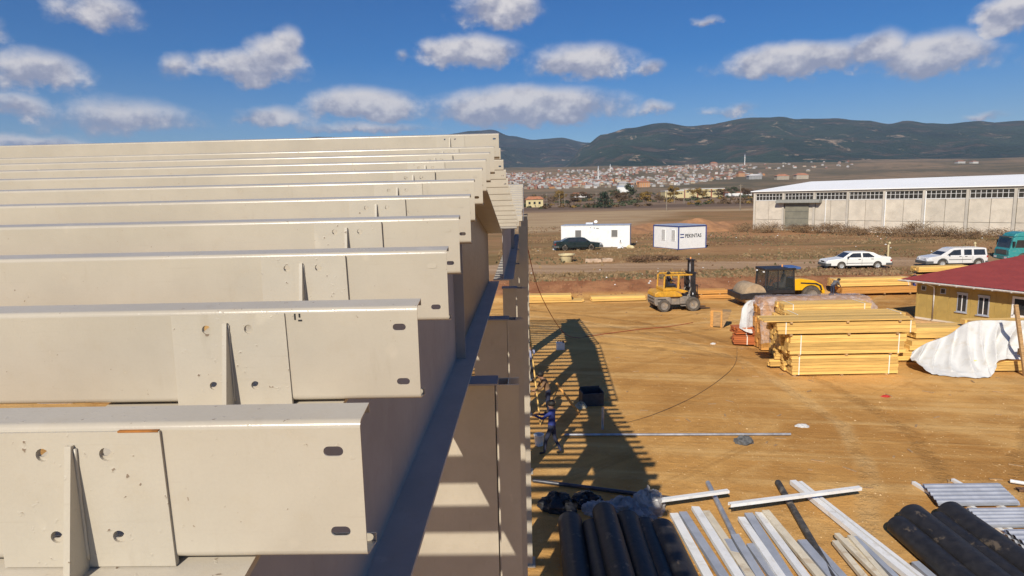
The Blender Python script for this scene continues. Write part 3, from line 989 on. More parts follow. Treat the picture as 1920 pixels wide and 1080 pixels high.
# open wooden crate on the ground left of the packs
t = thing('wooden_crate', 'open empty wooden crate tipped on the ground left of the timber', 'crate', (11.7, 37.1, 0.02), R(-18))
for i in range(3):
    MB().box(-.55 + .003, .10, -.4 + i * .27, -.4 + i * .27 + .26, .97, 1.0).build('slat', WOOD_ORANGE, t)
for i in range(4):
    MB().box(-.56, -.53, -.4 + .002, .4, .02 + i * .24, .02 + i * .24 + .225).build('slat', WOOD_ORANGE, t)
MB().box(-.53, -.40, -.42, -.38, 0, .97).build('post', WOOD_ORANGE, t)
MB().box(.02, .12, -.42, -.38, 0, .97).build('post', WOOD_ORANGE, t)
MB().box(-.39, .01, -.415, -.385, .06, .9).build('front_panel', WOOD_OLD, t)
MB().prism([(.13, 0), (.17, 0), (.62, .98), (.13, .98)], -.4, .38, 'y').build('lid', WOOD_OLD, t)

# ------------------------------------------------------------------ sheets
def cloth(name, label, upper, lower, nu, nv, folds, amp, sag, material, cat, thick=0.006, seed=0):
    """cloth hung between two 3-D edge curves with folds running from edge to edge"""
    def curve(pts, u):
        s = u * (len(pts) - 1)
        i = min(int(s), len(pts) - 2)
        f = s - i
        p = [Vector(pts[max(0, min(len(pts) - 1, i + k))]) for k in (-1, 0, 1, 2)]
        return 0.5 * ((2 * p[1]) + (p[2] - p[0]) * f + (2 * p[0] - 5 * p[1] + 4 * p[2] - p[3]) * f * f + (3 * p[1] - p[0] - 3 * p[2] + p[3]) * f ** 3)

    def fn(u, v):
        a, b = curve(upper, u), curve(lower, u)
        p = a.lerp(b, v)
        ph = (u + .05 * math.sin(v * 2.5)) * folds * math.pi + 1.5 * fbm(u * 2.2, v * .8, seed)
        k = math.sin(math.pi * min(1, v * 1.1 + 0.05)) ** 0.5 * 0.75 + 0.25 * v
        w = (1.2 - 1.9 * abs(math.sin(ph)) ** .6 + 0.5 * fbm(u * 5, v * 1.5, seed + 3) + .35 * math.sin(ph * 2.3 + 4 * v)) * amp * k * (.35 + .9 * abs(fbm(u * 4, 7, seed)) + .3 * v)
        p = p + Vector((0.15 * w, -0.8 * w, 0.55 * w))
        p.z -= sag * math.sin(math.pi * v)
        p.y += 0.35 * sag * math.sin(math.pi * v)
        if v > 0.98:
            p = p + Vector((0.06 * fbm(u * 30, 1, seed), -0.05 * abs(fbm(u * 26, 2, seed)), 0.03 * fbm(u * 40, 3, seed)))
        p.z = max(p.z, 0.02 + 0.03 * abs(math.sin(ph)))
        return p
    o = MB().sheet(fn, nu, nv).build(name, material, None, smooth=True, solid=thick)
    return tag(o, label, cat)


cloth('white_tarpaulin', 'large creased white tarpaulin draped over the timber at the right edge',
      [(17.3, 27.6, .70), (18.2, 28.0, 1.02), (19.2, 28.1, 1.35), (19.85, 27.9, 1.95), (20.5, 27.6, 2.12), (21.5, 27.4, 2.12), (22.6, 27.4, 2.1), (23.8, 27.4, 2.1)],
      [(16.95, 26.75, .58), (17.4, 26.35, .12), (18.1, 26.0, .02), (19.0, 25.75, .02), (19.7, 25.9, .10), (20.3, 26.35, .62), (21.6, 26.42, .62), (23.8, 26.45, .60)],
      170, 80, 9.0, .27, .14, CLOTH_WHITE, 'tarpaulin', seed=4)
SOLO.append(('brown_patch', 'small brown board lying on the white tarpaulin', 'board', MB().box(21.05, 21.35, 26.30, 26.42, .85, 1.12), WOOD_OLD))
cloth('white_sheet', 'small white sheet thrown over the red timber packs',
      [(11.75, 33.6, 1.75), (12.1, 33.6, 2.15), (12.6, 33.5, 2.2), (13.1, 33.4, 2.15)],
      [(11.2, 32.3, .95), (11.6, 32.2, .72), (12.0, 32.2, .68), (12.9, 32.2, .85)], 40, 26, 2.5, .12, .15, CLOTH_WHITE, 'sheet', seed=14)


def film_material():
    m = bpy.data.materials.new('clear_plastic_film')
    m.use_nodes = True
    nt = m.node_tree
    b = nt.nodes['Principled BSDF']
    out = nt.nodes['Material Output']
    g = NG(nt.nodes, nt.links)
    tc = nt.nodes.new('ShaderNodeTexCoord')
    n = g.noise(tc.outputs['Object'], 2.5, 5, .65, .8)
    b.inputs['Base Color'].default_value = (0.60, 0.50, 0.47, 1)
    b.inputs['Roughness'].default_value = 0.22
    tr = nt.nodes.new('ShaderNodeBsdfTransparent')
    mx = nt.nodes.new('ShaderNodeMixShader')
    g.put(mx.inputs[0], g.m('ADD', .22, g.m('MULTIPLY', g.ss(n, .4, .7), .45)))
    nt.links.new(tr.outputs[0], mx.inputs[1]); nt.links.new(b.outputs[0], mx.inputs[2])
    nt.links.new(mx.outputs[0], out.inputs[0])
    bn = nt.nodes.new('ShaderNodeBump')
    bn.inputs['Strength'].default_value = .6
    bn.inputs['Distance'].default_value = .08
    nt.links.new(n, bn.inputs['Height']); nt.links.new(bn.outputs[0], b.inputs['Normal'])
    return m


FILM = film_material()


def wrap_fn(u, v):
    # v goes from the back foot over the top to the front foot, u along the stack
    x = 11.65 + 5.85 * u
    prof = [(32.5, .3), (32.4, 2.5), (32.1, 2.72), (31.1, 2.74), (30.75, 2.55), (30.65, 1.4), (30.5, .55)]
    s = v * 6
    i = min(5, int(s)); f = s - i
    y = prof[i][0] + (prof[i + 1][0] - prof[i][0]) * f
    z = prof[i][1] + (prof[i + 1][1] - prof[i][1]) * f
    e = 1 - sstep(0, .05, u) + sstep(.94, 1, u)
    z -= e * .35 * (z - .3) / 2.4
    w = .07 * fbm(u * 9, v * 5, 2.0) + .05 * fbm(u * 22, v * 9, 5.0)
    return (x + .2 * fbm(v * 3, u * 2, 8), y - w, z + w)


tag(MB().sheet(wrap_fn, 70, 44).build('plastic_wrap', FILM, smooth=True), 'wrinkled clear plastic film pulled over the rear timber stack', 'plastic film')


# ------------------------------------------------------------------ rolls of black membrane
MEMB = mat('black_membrane', (0.020, 0.018, 0.018), 0.52, 0.35, 5, bump=0.35, bscale=9, dirt=(0.20, 0.15, 0.10), dirt_amt=0.55, dirt_scale=2.3, dirt_edge=(.6, .68))


def roll(label, x, y0, y1, z, r, x_far=None, group='rolls of black membrane'):
    """roll from its near end y0 to its far end y1"""
    x_far = x if x_far is None else x_far
    t = thing('membrane_roll', label, 'roll', (x, y0, z), math.atan2(-(x_far - x), y1 - y0), group)
    L = math.hypot(y1 - y0, x_far - x)
    sd = random.uniform(0, 90)

    def fn(u, v):
        a = 2 * math.pi * u
        rr = r * (1 + .012 * fbm(math.cos(a) * 1.2 + sd, math.sin(a) * 1.2, v * 3) + .008 * fbm(v * 7, sd, 0) - (.012 if u > .98 else 0))
        return (rr * 1.12 * math.cos(a), v * L, rr * math.sin(a))
    MB().sheet(fn, 32, 26).build('wrap', MEMB, t, smooth=True)
    for yy in (0.012, L - .012):
        # the rolled end shows its turns
        m = MB()
        pts = []
        for i in range(70):
            a = i / 70 * 2 * math.pi * 5
            q = .18 + .80 * i / 70
            pts.append((r * 1.1 * q * math.cos(a), yy, r * q * math.sin(a)))
        m.tube(pts, r * .045, 4)
        m.build('spiral_end', MEMB, t, smooth=True)
        MB().plate(circle(0, 0, r * 1.06, 24, r * .96), [], yy - .008, yy + .004, lambda u, v, d: (u, d, v)).build('core_end', BLACK, t)
    return t


roll('black membrane roll nearest the steel wall, striped by purlin shadows', .93, 10.0, 14.0, .26, .26, .95)
roll('black membrane roll second from the steel wall, lying lower', 1.46, 10.0, 13.7, .25, .25, 1.46)
roll('black membrane roll third from the steel wall, striped by shadows', 1.78, 10.0, 13.95, .52, .25, 1.76)
roll('black membrane roll fourth from the steel wall', 2.26, 10.0, 13.95, .30, .27, 2.30)
roll('black membrane roll fifth from the steel wall, tucked behind', 2.68, 11.0, 13.8, .25, .22, 2.70)
roll('black membrane roll farthest from the steel wall, beside the white profiles', 3.12, 10.0, 13.6, .28, .26, 3.05)
roll('black membrane roll leftmost of the sunlit group by the corrugated sheets', 8.60, 10.0, 13.7, .24, .24, 8.57)
roll('largest black membrane roll of the sunlit group, second from left', 9.12, 10.0, 14.05, .29, .29, 9.10)
roll('black membrane roll third from left in the sunlit group, lying low', 9.64, 10.0, 13.95, .22, .22, 9.62)
roll('black membrane roll rightmost of the sunlit group, against the corrugated sheets', 10.14, 10.0, 14.2, .28, .28, 10.08)

# ------------------------------------------------------------------ steel and plastic profiles on the ground
PROF_WHITE = mat('white_profile', (0.78, 0.77, 0.75), 0.45, 0.06, 2, dirt=(0.42, 0.36, 0.28), dirt_amt=.3)
PROF_CREAM = mat('cream_profile', (0.66, 0.58, 0.44), 0.5, 0.1, 2, dirt=(0.4, 0.28, 0.16), dirt_amt=.5)
PROF_GREY = mat('grey_profile', (0.33, 0.35, 0.40), 0.45, 0.12, 2)
PIPE = mat('steel_pipe', (0.42, 0.43, 0.46), 0.4, 0.2, 4, metal=.5)
OLDPIPE = mat('dull_black_pipe', (0.06, 0.055, 0.05), 0.6, 0.4, 5, dirt=(0.3, 0.25, 0.18), dirt_amt=.7, dirt_scale=4)


def channel(label, a, b, w, h, material, roll_=0.0, group='steel profiles on the ground', open_up=True, name='steel_profile'):
    """C profile from a to b"""
    a, b = Vector(a), Vector(b)
    d = (b - a)
    L = d.length
    o = thing(name, label, 'profile', a, 0, group)
    o.rotation_mode = 'QUATERNION'
    o.rotation_quaternion = d.to_track_quat('Y', 'Z')
    t = 0.004
    M = Matrix.Rotation(roll_, 4, 'Y')
    MB().box(-w / 2, w / 2, 0, L, h - t, h, M).build('flat', material, o)
    m = MB()
    m.box(-w / 2, -w / 2 + t, 0, L, 0, h - t - .0005, M)
    m.build('side', material, o)
    m = MB()
    m.box(w / 2 - t, w / 2, 0, L, 0, h - t - .0005, M)
    m.build('side', material, o)
    return o


def pipe(label, a, b, r, material, name='pipe', group=None, n=12):
    """hollow pipe open at both ends"""
    a, b = Vector(a), Vector(b)
    d = b - a
    o = thing(name, label, 'pipe', a, 0, group)
    o.rotation_mode = 'QUATERNION'
    o.rotation_quaternion = d.to_track_quat('Z', 'Y')
    L = d.length
    prof = [(r * .8, .0), (r, 0.0), (r, L), (r * .8, L), (r * .8, 0.0)]
    m = MB()
    vs, fs = [], []
    for rr, hh in prof[:-1]:
        for j in range(n):
            w = 2 * math.pi * j / n
            vs.append((rr * math.cos(w), rr * math.sin(w), hh))
    for i in range(4):
        for j in range(n):
            fs.append((i * n + j, i * n + (j + 1) % n, ((i + 1) % 4) * n + (j + 1) % n, ((i + 1) % 4) * n + j))
    m.add(vs, fs)
    m.build('tube', material, o, smooth=40)
    return o


channel('white profile lying crosswise under the plastic bags, left one', (3.3, 14.85, .30), (5.15, 15.30, .30), .12, .07, PROF_WHITE)
channel('long white profile lying crosswise over the others, tip pointing right', (4.9, 14.45, .36), (8.62, 15.45, .26), .12, .08, PROF_WHITE)
channel('thick double white profile running from centre to bottom edge', (7.22, 16.25, .04), (7.95, 10.6, .04), .17, .12, PROF_WHITE)
channel('thin white profile beside the thick double one', (7.40, 16.2, .05), (8.16, 10.6, .05), .10, .10, PROF_WHITE)
pipe('blackened pipe lying from centre to bottom edge', (6.82, 16.25, .09), (6.05, 10.8, .09), .085, OLDPIPE)
pipe('short grey pipe left of the blackened pipe', (4.92, 16.3, .08), (4.72, 13.3, .08), .07, PIPE)
k = 0
for x, y1, mt, w, lab in [(3.58, 14.45, PROF_WHITE, .20, 'white profile first from the left in the leaning row'), (3.84, 14.55, PROF_GREY, .20, 'grey profile second from the left in the leaning row'),
                          (4.10, 14.75, PROF_WHITE, .20, 'white profile third from the left in the leaning row'), (4.36, 14.6, PROF_CREAM, .18, 'cream stained profile fourth from the left in the leaning row'),
                          (4.50, 13.3, PROF_GREY, .16, 'short grey profile between the white rows, left'), (4.72, 13.45, PROF_GREY, .18, 'short grey profile between the white rows, middle'),
                          (4.98, 13.2, PROF_GREY, .16, 'short grey profile between the white rows, right'),
                          (5.12, 14.2, PROF_WHITE, .17, 'white profile first in the right leaning row'), (5.36, 14.4, PROF_GREY, .2, 'grey profile second in the right leaning row'),
                          (5.62, 14.55, PROF_WHITE, .18, 'white profile third in the right leaning row'), (5.86, 14.45, PROF_CREAM, .18, 'cream profile fourth in the right leaning row'),
                          (6.10, 13.2, PROF_GREY, .2, 'grey profile beside the blackened pipe, left'), (6.36, 13.1, PROF_GREY, .17, 'grey profile beside the blackened pipe, right'),
                          (6.85, 13.3, PROF_CREAM, .13, 'narrow cream profile first of the small bundle'), (7.0, 13.42, PROF_CREAM, .12, 'narrow cream profile second of the small bundle'),
                          (7.14, 13.38, PROF_CREAM, .12, 'narrow cream profile third of the small bundle'), (7.28, 13.3, PROF_CREAM, .12, 'narrow cream profile fourth of the small bundle'),
                          (7.42, 13.42, PROF_GREY, .12, 'narrow grey profile fifth of the small bundle'), (8.2, 12.55, PROF_GREY, .16, 'short grey profile left of the sunlit rolls')]:
    dz = .05 if mt is not PROF_GREY else .015
    channel(lab, (x + random.uniform(-.05, .05), y1 + random.uniform(-.12, .12), dz + random.uniform(0, .07) + .02 * (k % 3)), (x + .10 + random.uniform(-.2, .2), 10.4, dz + .03 * (k % 2)), w, .09, mt, R(random.uniform(-5, 5)))
    k += 1
pipe('long thin steel pipe lying across the yard', (1.2, 20.0, .06), (8.65, 19.78, .06), .042, PIPE)
pipe('dark steel pipe at the wall foot, half in shadow', (.1, 16.6, .07), (3.75, 15.45, .07), .055, mat('dark_pipe', (0.10, 0.10, 0.11), 0.35, 0.2, metal=.5))
pipe('short pipe standing upright on the shaded ground', (2.55, 20.6, 0.0), (2.57, 20.6, .78), .045, PIPE)
pipe('pipe end poking in at the right edge above the sheets', (13.05, 16.2, .08), (14.5, 15.4, .08), .05, PROF_WHITE)
channel('dark flat profile at the right edge above the sheets', (12.9, 15.75, .03), (14.6, 15.72, .03), .14, .06, RUST)

# ------------------------------------------------------------------ corrugated sheets
SHEET = mat('corrugated_zinc', (0.44, 0.455, 0.50), 0.42, 0.12, 2.5, metal=.25, bump=.05)


def sheet_stack(label, x0, x1, y0, y1, z, n, skew):
    t = thing('corrugated_sheet_stack', label, 'metal sheets', (x0, y0, z), 0, 'stacks of corrugated sheets')
    D = y1 - y0
    waves = max(5, int(D / .19))

    def prof(v):
        f = (v * waves) % 1.0
        return .036 * (sstep(.05, .25, f) - sstep(.55, .75, f))
    steps = waves * 8
    for i in range(n):
        dx = random.uniform(-.03, .03)
        m = MB().sheet(lambda u, v: (u * (x1 - x0) - skew * v + dx, v * D, prof(v) + .0), 1, steps)
        s = m.build('sheet', SHEET, t, solid=.0015)
        s.location = (0, random.uniform(-.01, .01), i * .021)
    for fx in (.2, .78):
        b = MB().box(fx * (x1 - x0) - .05, fx * (x1 - x0) + .05, -.4, D + .3, -.085, -.006, Matrix.Rotation(0.12, 4, 'Z'))
        b.build('bearer', PROF_WHITE, t)
    return t


sheet_stack('rearmost stack of corrugated grey sheets', 10.25, 12.25, 14.85, 15.9, .09, 5, -.28)
sheet_stack('middle stack of corrugated grey sheets', 10.62, 13.6, 13.8, 14.6, .09, 5, -.12)
sheet_stack('nearest stack of corrugated grey sheets at the bottom right corner', 10.85, 13.6, 10.4, 13.55, .09, 6, -.05)

# ------------------------------------------------------------------ small things on the yard
def crumpled(name, label, cat, loc, size, material, seed, n=14, group=None):
    vs, fs = [], []
    for j in range(n + 1):
        th = math.pi * .5 * j / n
        for i in range(2 * n):
            a = 2 * math.pi * i / (2 * n)
            r = 1 + .55 * fbm(math.cos(a) * 1.5 + seed, math.sin(a) * 1.5, th * 1.6 + seed) + .25 * fbm(math.cos(a) * 5 + seed, math.sin(a) * 5, th * 5)
            vs.append((size[0] * r * math.sin(th) * math.cos(a), size[1] * r * math.sin(th) * math.sin(a), size[2] * max(.02, r * math.cos(th)) if j < n else 0))
    for j in range(n):
        for i in range(2 * n):
            fs.append((j * 2 * n + i, (j + 1) * 2 * n + i, (j + 1) * 2 * n + (i + 1) % (2 * n), j * 2 * n + (i + 1) % (2 * n)))
    o = MB().add(vs, fs).build(name, material)
    o.location = loc
    return tag(o, label, cat, group)


BAGCLEAR = mat('milky_plastic', (0.42, 0.40, 0.39), 0.35, 0.2, 4, alpha=.75)
for i, (x, y, sx, sz, lab) in enumerate([(1.75, 14.95, .45, .25, 'crumpled clear plastic heap leftmost behind the black rolls'), (2.35, 15.0, .5, .32, 'crumpled clear plastic heap in the middle behind the black rolls'),
                                         (3.05, 14.95, .42, .55, 'tall peaked crumpled plastic bag beside the white profile'), (2.75, 14.7, .4, .2, 'flat crumpled plastic in front of the peaked bag')]):
    crumpled('plastic_bag', lab, 'plastic bag', (x, y, 0), (sx, .3, sz), BAGCLEAR, 3.0 + 5 * i, group='plastic bags behind the rolls')
crumpled('rubbish_bag', 'shiny black rubbish bag in the shade near the dark pipe', 'bag', (1.45, 15.4, 0), (.42, .35, .26), mat('black_bag', (.012, .012, .014), .25, .3, 5), 31)
crumpled('rubbish_bag', 'dark rubbish heap in the shade by the wall foot', 'bag', (.72, 15.2, 0), (.5, .4, .35), BLACK, 37)
crumpled('stone_lump', 'dark grey lump on the ground at the end of the long pipe', 'stone', (6.95, 19.3, 0), (.32, .25, .20), mat('dark_stone', (.10, .10, .10), .8, .4, 8), 41)
crumpled('white_rag', 'white rag lying on the open yard', 'rag', (9.38, 20.6, 0), (.26, .16, .07), CLOTH_WHITE, 47)
crumpled('red_scrap', 'small red plastic scrap on the open yard', 'scrap', (13.93, 23.6, 0), (.16, .1, .06), mat('red_plastic', (.5, .03, .02), .4, .1), 53)
crumpled('white_scrap', 'white scrap on the ground left of the front timber stack', 'scrap', (9.95, 32.6, 0), (.14, .1, .08), CLOTH_WHITE, 57)

t = thing('tool_box', 'dark open tool box standing in the shade with a rag on its rim', 'box', (2.45, 23.3, 0), R(8))
DARKBOX = mat('dark_blue_box', (.03, .035, .045), .6, .3)
MB().box(-.42, .42, -.3, .3, 0, .03).build('bottom', DARKBOX, t)
for nm, b in (('side', (-.42, -.39, -.3, .3, .031, .55)), ('side', (.39, .42, -.3, .3, .031, .55)), ('front', (-.389, .389, -.3, -.27, .031, .5)), ('back', (-.389, .389, .27, .3, .031, .62))):
    MB().box(*b).build(nm, DARKBOX, t)
crumpled('pale_rag', 'pale rag beside the dark tool box', 'rag', (2.0, 22.9, 0), (.2, .18, .22), mat('pale_rag', (.42, .38, .28), .9, .3), 61)
t = thing('paint_bucket', 'white paint bucket on the ground beside the nearest worker', 'bucket', (.33, 19.3, 0))
MB().lathe([(.13, 0), (.16, .34), (.17, .35), (.17, .37), (.15, .37), (.12, .03)], 18).build('pail', WHITE_PAINT, t, smooth=40)
MB().tube([(-.165, 0, .33), (-.1, .06, .2), (0, .17, .13), (.1, .06, .2), (.165, 0, .33)], .008, 5).build('handle', PIPE, t)
t = thing('jerry_can', 'small white and black jerry can on the striped ground', 'can', (1.75, 32.0, 0))
MB().prism([(-.22, 0), (.22, 0), (.22, .34), (.1, .42), (-.22, .42)], -.12, .12, 'y').build('tank', WHITE_PAINT, t, bevel=.03)
MB().lathe([(.05, .34), (.05, .46), (.03, .46)], 10, Matrix.Translation((.15, 0, 0))).build('cap', BLACK, t)
MB().tube([(-.15, 0, .41), (-.12, 0, .49), (.0, 0, .49), (.03, 0, .41)], .02, 6).build('handle', BLACK, t)
SOLO.append(('timber_pole', 'long bare timber pole leaning on the shaded ground by the workers', 'pole', MB().tube([(1.06, 22.5, 1.1), (1.9, 22.0, .05)], .045, 8), WOOD_ORANGE))
SOLO.append(('timber_batten', 'long pale batten leaning upright against the steel wall', 'pole', MB().tube([(.42, 21.0, .05), (.06, 23.0, 3.4)], .03, 6), WOOD))
SOLO.append(('leaning_post', 'rust brown timber post leaning on the white tarpaulin at right edge', 'post', MB().box(-.07, .07, -.05, .05, 0, 3.15, Matrix.Translation((21.15, 26.0, 0.02)) @ Matrix.Rotation(R(-12.5), 4, 'Y')), WOOD_OLD))


def solo(name, label, cat, mb, material):
    c = sum((Vector(p) for p in mb.v), Vector()) / len(mb.v)
    c.z = min(p[2] for p in mb.v)
    mb.v = [tuple(Vector(p) - c) for p in mb.v]
    o = mb.build(name, material)
    o.location = c
    return tag(o, label, cat)


def cable(name, label, pts, r, material, cat='cable'):
    sm = []
    P = [Vector(p) for p in pts]
    for i in range(len(P) - 1):
        a, b, c, d = P[max(0, i - 1)], P[i], P[i + 1], P[min(len(P) - 1, i + 2)]
        for k in range(6):
            f = k / 6
            sm.append(0.5 * ((2 * b) + (c - a) * f + (2 * a - 5 * b + 4 * c - d) * f * f + (3 * b - a - 3 * c + d) * f ** 3))
    sm.append(P[-1])
    o = MB().tube(sm, r, 5).build(name, material, smooth=True)
    return tag(o, label, cat)


for a in SOLO:
    solo(*a)
REDC = mat('red_cable', (.32, .05, .02), .6, .2)
cable('power_cable', 'red brown cable hanging from the steel wall down to the yard', [(.0, 27.0, 6.4), (.6, 29.5, 3.6), (1.9, 33.0, .8), (2.9, 34.5, .05), (3.75, 35.1, .03), (6.8, 36.6, .03), (8.6, 37.2, .03), (10.4, 38.3, .03)], .018, REDC)
cable('wire', 'thin dark wire curving across the open yard towards the timber', [(3.0, 20.9, .02), (4.46, 21.84, .02), (6.55, 23.88, .02), (8.6, 26.6, .02), (9.9, 28.9, .02), (11.0, 32.0, .03)], .008, BLACK)

# boards glimpsed on the ground inside the hall, between the two nearest purlins
for i, (x, y, sx, sy, rz, mt, lab) in enumerate([(-21.6, 24.6, 1.5, .35, 2, WOOD_OLD, 'brown board on the hall floor glimpsed under the second purlin, far left'),
                                                 (-19.5, 24.5, 1.5, .45, 0, WHITE_PAINT, 'white board on the hall floor glimpsed under the second purlin'),
                                                 (-17.5, 24.4, 1.0, .35, -3, WOOD_OLD, 'brown board on the hall floor right of the white board')]):
    o = MB().box(-sx / 2, sx / 2, -sy / 2, sy / 2, 0, .07).build('loose_board', mt)
    o.location = (x, y, .02); o.rotation_euler = (0, 0, R(rz))
    tag(o, lab, 'board', 'boards on the hall floor')

# ------------------------------------------------------------------ vehicles
def wheel(parent, x, y, z, r, w, rim_mat, side=-1, name='wheel'):
    """wheel with its axle along y; parts tyre and rim"""
    M = Matrix.Rotation(R(90), 4, 'X')
    tyre = MB().lathe([(r * .62, -w / 2), (r * .92, -w / 2), (r, -w * .32), (r, w * .32), (r * .92, w / 2), (r * .62, w / 2), (r * .62, -w / 2)], 24, M).build(name, TYRE, parent, smooth=35)
    tyre.location = (x, y, z)
    rim = MB().lathe([(r * .60, side * w * .30), (r * .60, side * w * .47), (r * .50, side * w * .40), (r * .22, side * w * .36), (r * .18, side * w * .46), (r * .02, side * w * .47)], 24, M @ Matrix.Rotation(math.pi, 4, 'X')).build('rim', rim_mat, tyre, smooth=35)
    return tyre


def arch(cx, r, z0, n=9):
    """points of a wheel arch, left to right, opening downwards"""
    out = []
    for i in range(n + 1):
        a = math.pi - math.pi * i / n
        zz = z0[1] + r * math.sin(a)
        out.append((cx + r * math.cos(a), max(z0[0], zz)))
    return out


def car(label, body_poly, green_poly, wheels, r, width, loc, rz, paint, windows, trim, name='parked_car', bumper=None, lamp_x=0, glass_front=None, glass_rear=None, handles=(), roof_w=.80, extra=None, group='cars parked by the road', cat='car', mirror=(1.7, 1.0)):
    """side-on body: lower shell with wheel arches, tapering greenhouse, glass, bumpers, lamps, wheels"""
    t = thing(name, label, cat, loc, rz, group, scale=(.94,) * 3 if cat == 'van' else None)
    hw = width / 2
    sh = MB().prism(body_poly, -hw, hw, 'y').build('body', paint, t, bevel=.05)
    # greenhouse narrows towards the roof
    zlo = min(p[1] for p in green_poly); zhi = max(p[1] for p in green_poly)

    def wy(z):
        return (hw - .03) * (1 - (1 - roof_w) * (z - zlo) / (zhi - zlo))
    n = len(green_poly)
    vs = [(p[0], -wy(p[1]), p[1]) for p in green_poly] + [(p[0], wy(p[1]), p[1]) for p in green_poly]
    fs = [tuple(range(n)), tuple(range(2 * n - 1, n - 1, -1))] + [((i + 1) % n, i, n + i, n + (i + 1) % n) for i in range(n)]
    MB().add(vs, fs).build('cabin', paint, t, bevel=.03)
    for wpoly in windows:
        for s in (-1, 1):
            k = len(wpoly)
            e = .006
            v2 = [(p[0], s * (wy(p[1]) - .02), p[1]) for p in wpoly] + [(p[0], s * (wy(p[1]) + e), p[1]) for p in wpoly]
            MB().add(v2, [tuple(range(k)), tuple(range(2 * k - 1, k - 1, -1))] + [((i + 1) % k, i, k + i, k + (i + 1) % k) for i in range(k)]).build('side_window', GLASS, t)
    for nm, seg in (('windscreen', glass_front), ('rear_window', glass_rear)):
        if seg:
            (xa, za), (xb, zb), (nx, nz) = seg
            ya, yb = wy(za) - .09, wy(zb) - .08
            e = .008
            v2 = [(xa + nx * e, -ya, za + nz * e), (xa + nx * e, ya, za + nz * e), (xb + nx * e, yb, zb + nz * e), (xb + nx * e, -yb, zb + nz * e)]
            v3 = [(p[0] - nx * .03, p[1], p[2] - nz * .03) for p in v2]
            MB().add(v2 + v3, [(0, 1, 2, 3), (7, 6, 5, 4), (0, 4, 5, 1), (1, 5, 6, 2), (2, 6, 7, 3), (3, 7, 4, 0)]).build(nm, GLASS, t)
    for (x0, x1, z0, z1, mt, nm) in trim:
        for s in (-1, 1):
            MB().box(x0, x1, s * (hw - .01) if s > 0 else -hw - .006, hw + .006 if s > 0 else -hw + .01, z0, z1).build(nm, mt, t)
    for (x0, x1, z0, z1, nm, mt) in (bumper or []):
        MB().box(x0, x1, -hw - .012, hw + .012, z0, z1).build(nm, mt, t, bevel=.03)
    for (hx, hz) in handles:
        for s in (-1, 1):
            MB().box(hx, hx + .2, s * hw - .02, s * hw + .02, hz, hz + .045).build('door_handle', BLACK, t)
    for s in (-1, 1):
        MB().box(mirror[0], mirror[0] + .12, s * (hw + .10) - .09, s * (hw + .10) + .07, mirror[1], mirror[1] + .13).build('mirror', BLACK, t, bevel=.02)
    for wx in wheels:
        for s in (-1, 1):
            wheel(t, wx, s * (hw - .10), r, r, .19, RIM, s)
    MB().box(wheels[0] - .5, wheels[-1] + .5, -hw + .25, hw - .25, .17, .40).build('underbody', BLACK, t)
    if extra:
        extra(t, hw)
    return t


RIM = mat('silver_rim', (.55, .54, .52), .4, .15, metal=.4)
CARWHITE = mat('white_car_paint', (.82, .80, .75), .25, .03, 2, coat=.5)
CARSILVER = mat('silver_white_paint', (.70, .68, .66), .25, .04, 2, coat=.5)
CARDARK = mat('dark_green_paint', (.018, .03, .032), .22, .2, 2, coat=.6)
LAMP = mat('headlamp', (.75, .76, .78), .1, .05)
REDLAMP = mat('tail_lamp', (.35, .02, .02), .2, .1)
GREYPLASTIC = mat('grey_plastic', (.10, .10, .095), .6, .2)


def sedan(label, paint, loc, rz, group):
    body = [(.03, .30), (.00, .52), (.06, .72), (.16, .80), (1.44, .97), (2.9, .97), (4.45, 1.0), (4.62, 1.08), (5.38, 1.03), (5.50, .80), (5.50, .38)] 
    body += list(reversed(arch(4.33, .37, (.30, .30))))
    body += list(reversed(arch(1.30, .37, (.30, .30))))
    green = [(1.40, .965), (2.05, 1.42), (2.30, 1.47), (3.75, 1.47), (4.02, 1.42), (4.66, 1.07), (4.60, 1.0), (1.5, .94)]
    win = [[(1.78, 1.02), (2.25, 1.37), (2.92, 1.39), (2.95, 1.02)], [(3.08, 1.02), (3.07, 1.39), (3.62, 1.38), (4.05, 1.07), (4.0, 1.02)]]
    car(label, body, green, (1.30, 4.33), .31, 1.66, loc, rz, paint, win,
        [(1.70, 3.93, .50, .545, BLACK, 'rub_strip'), (2.985, 3.0, .34, .95, BLACK, 'door_gap'), (1.735, 1.75, .34, .95, BLACK, 'door_gap'), (.10, .34, .62, .72, LAMP, 'headlamp_side'), (5.36, 5.49, .66, .82, REDLAMP, 'tail_lamp')],
        bumper=[(-.06, .42, .30, .54, 'front_bumper', GREYPLASTIC), (5.0, 5.58, .34, .54, 'rear_bumper', GREYPLASTIC)],
        glass_front=((1.46, 1.0), (2.02, 1.39), (-.58, .81)), glass_rear=((4.58, 1.11), (4.06, 1.39), (.48, .87)), handles=((2.68, .84), (3.75, .86)), group=group,
        extra=lambda t, hw: [MB().box(.008, .06, -hw + .12 + i * 1.08, -hw + .46 + i * 1.08, .58, .71).build('headlamp', LAMP, t) for i in (0, 1)] + [MB().box(.012, .05, -.34, .34, .58, .71).build('grille', BLACK, t)], mirror=(1.72, 1.0))


sedan('white four-door sedan parked on the dirt road, facing left', CARWHITE, (26.25, 55.2, ground_z(28.8, 55.2) - .02), R(-2.5), 'cars parked by the road')
sedan('dark green sedan parked in front of the white site cabin, facing right', CARDARK, (8.75, 71.6, ground_z(6.5, 71.3)), R(180 + 5), 'cars by the cabins')

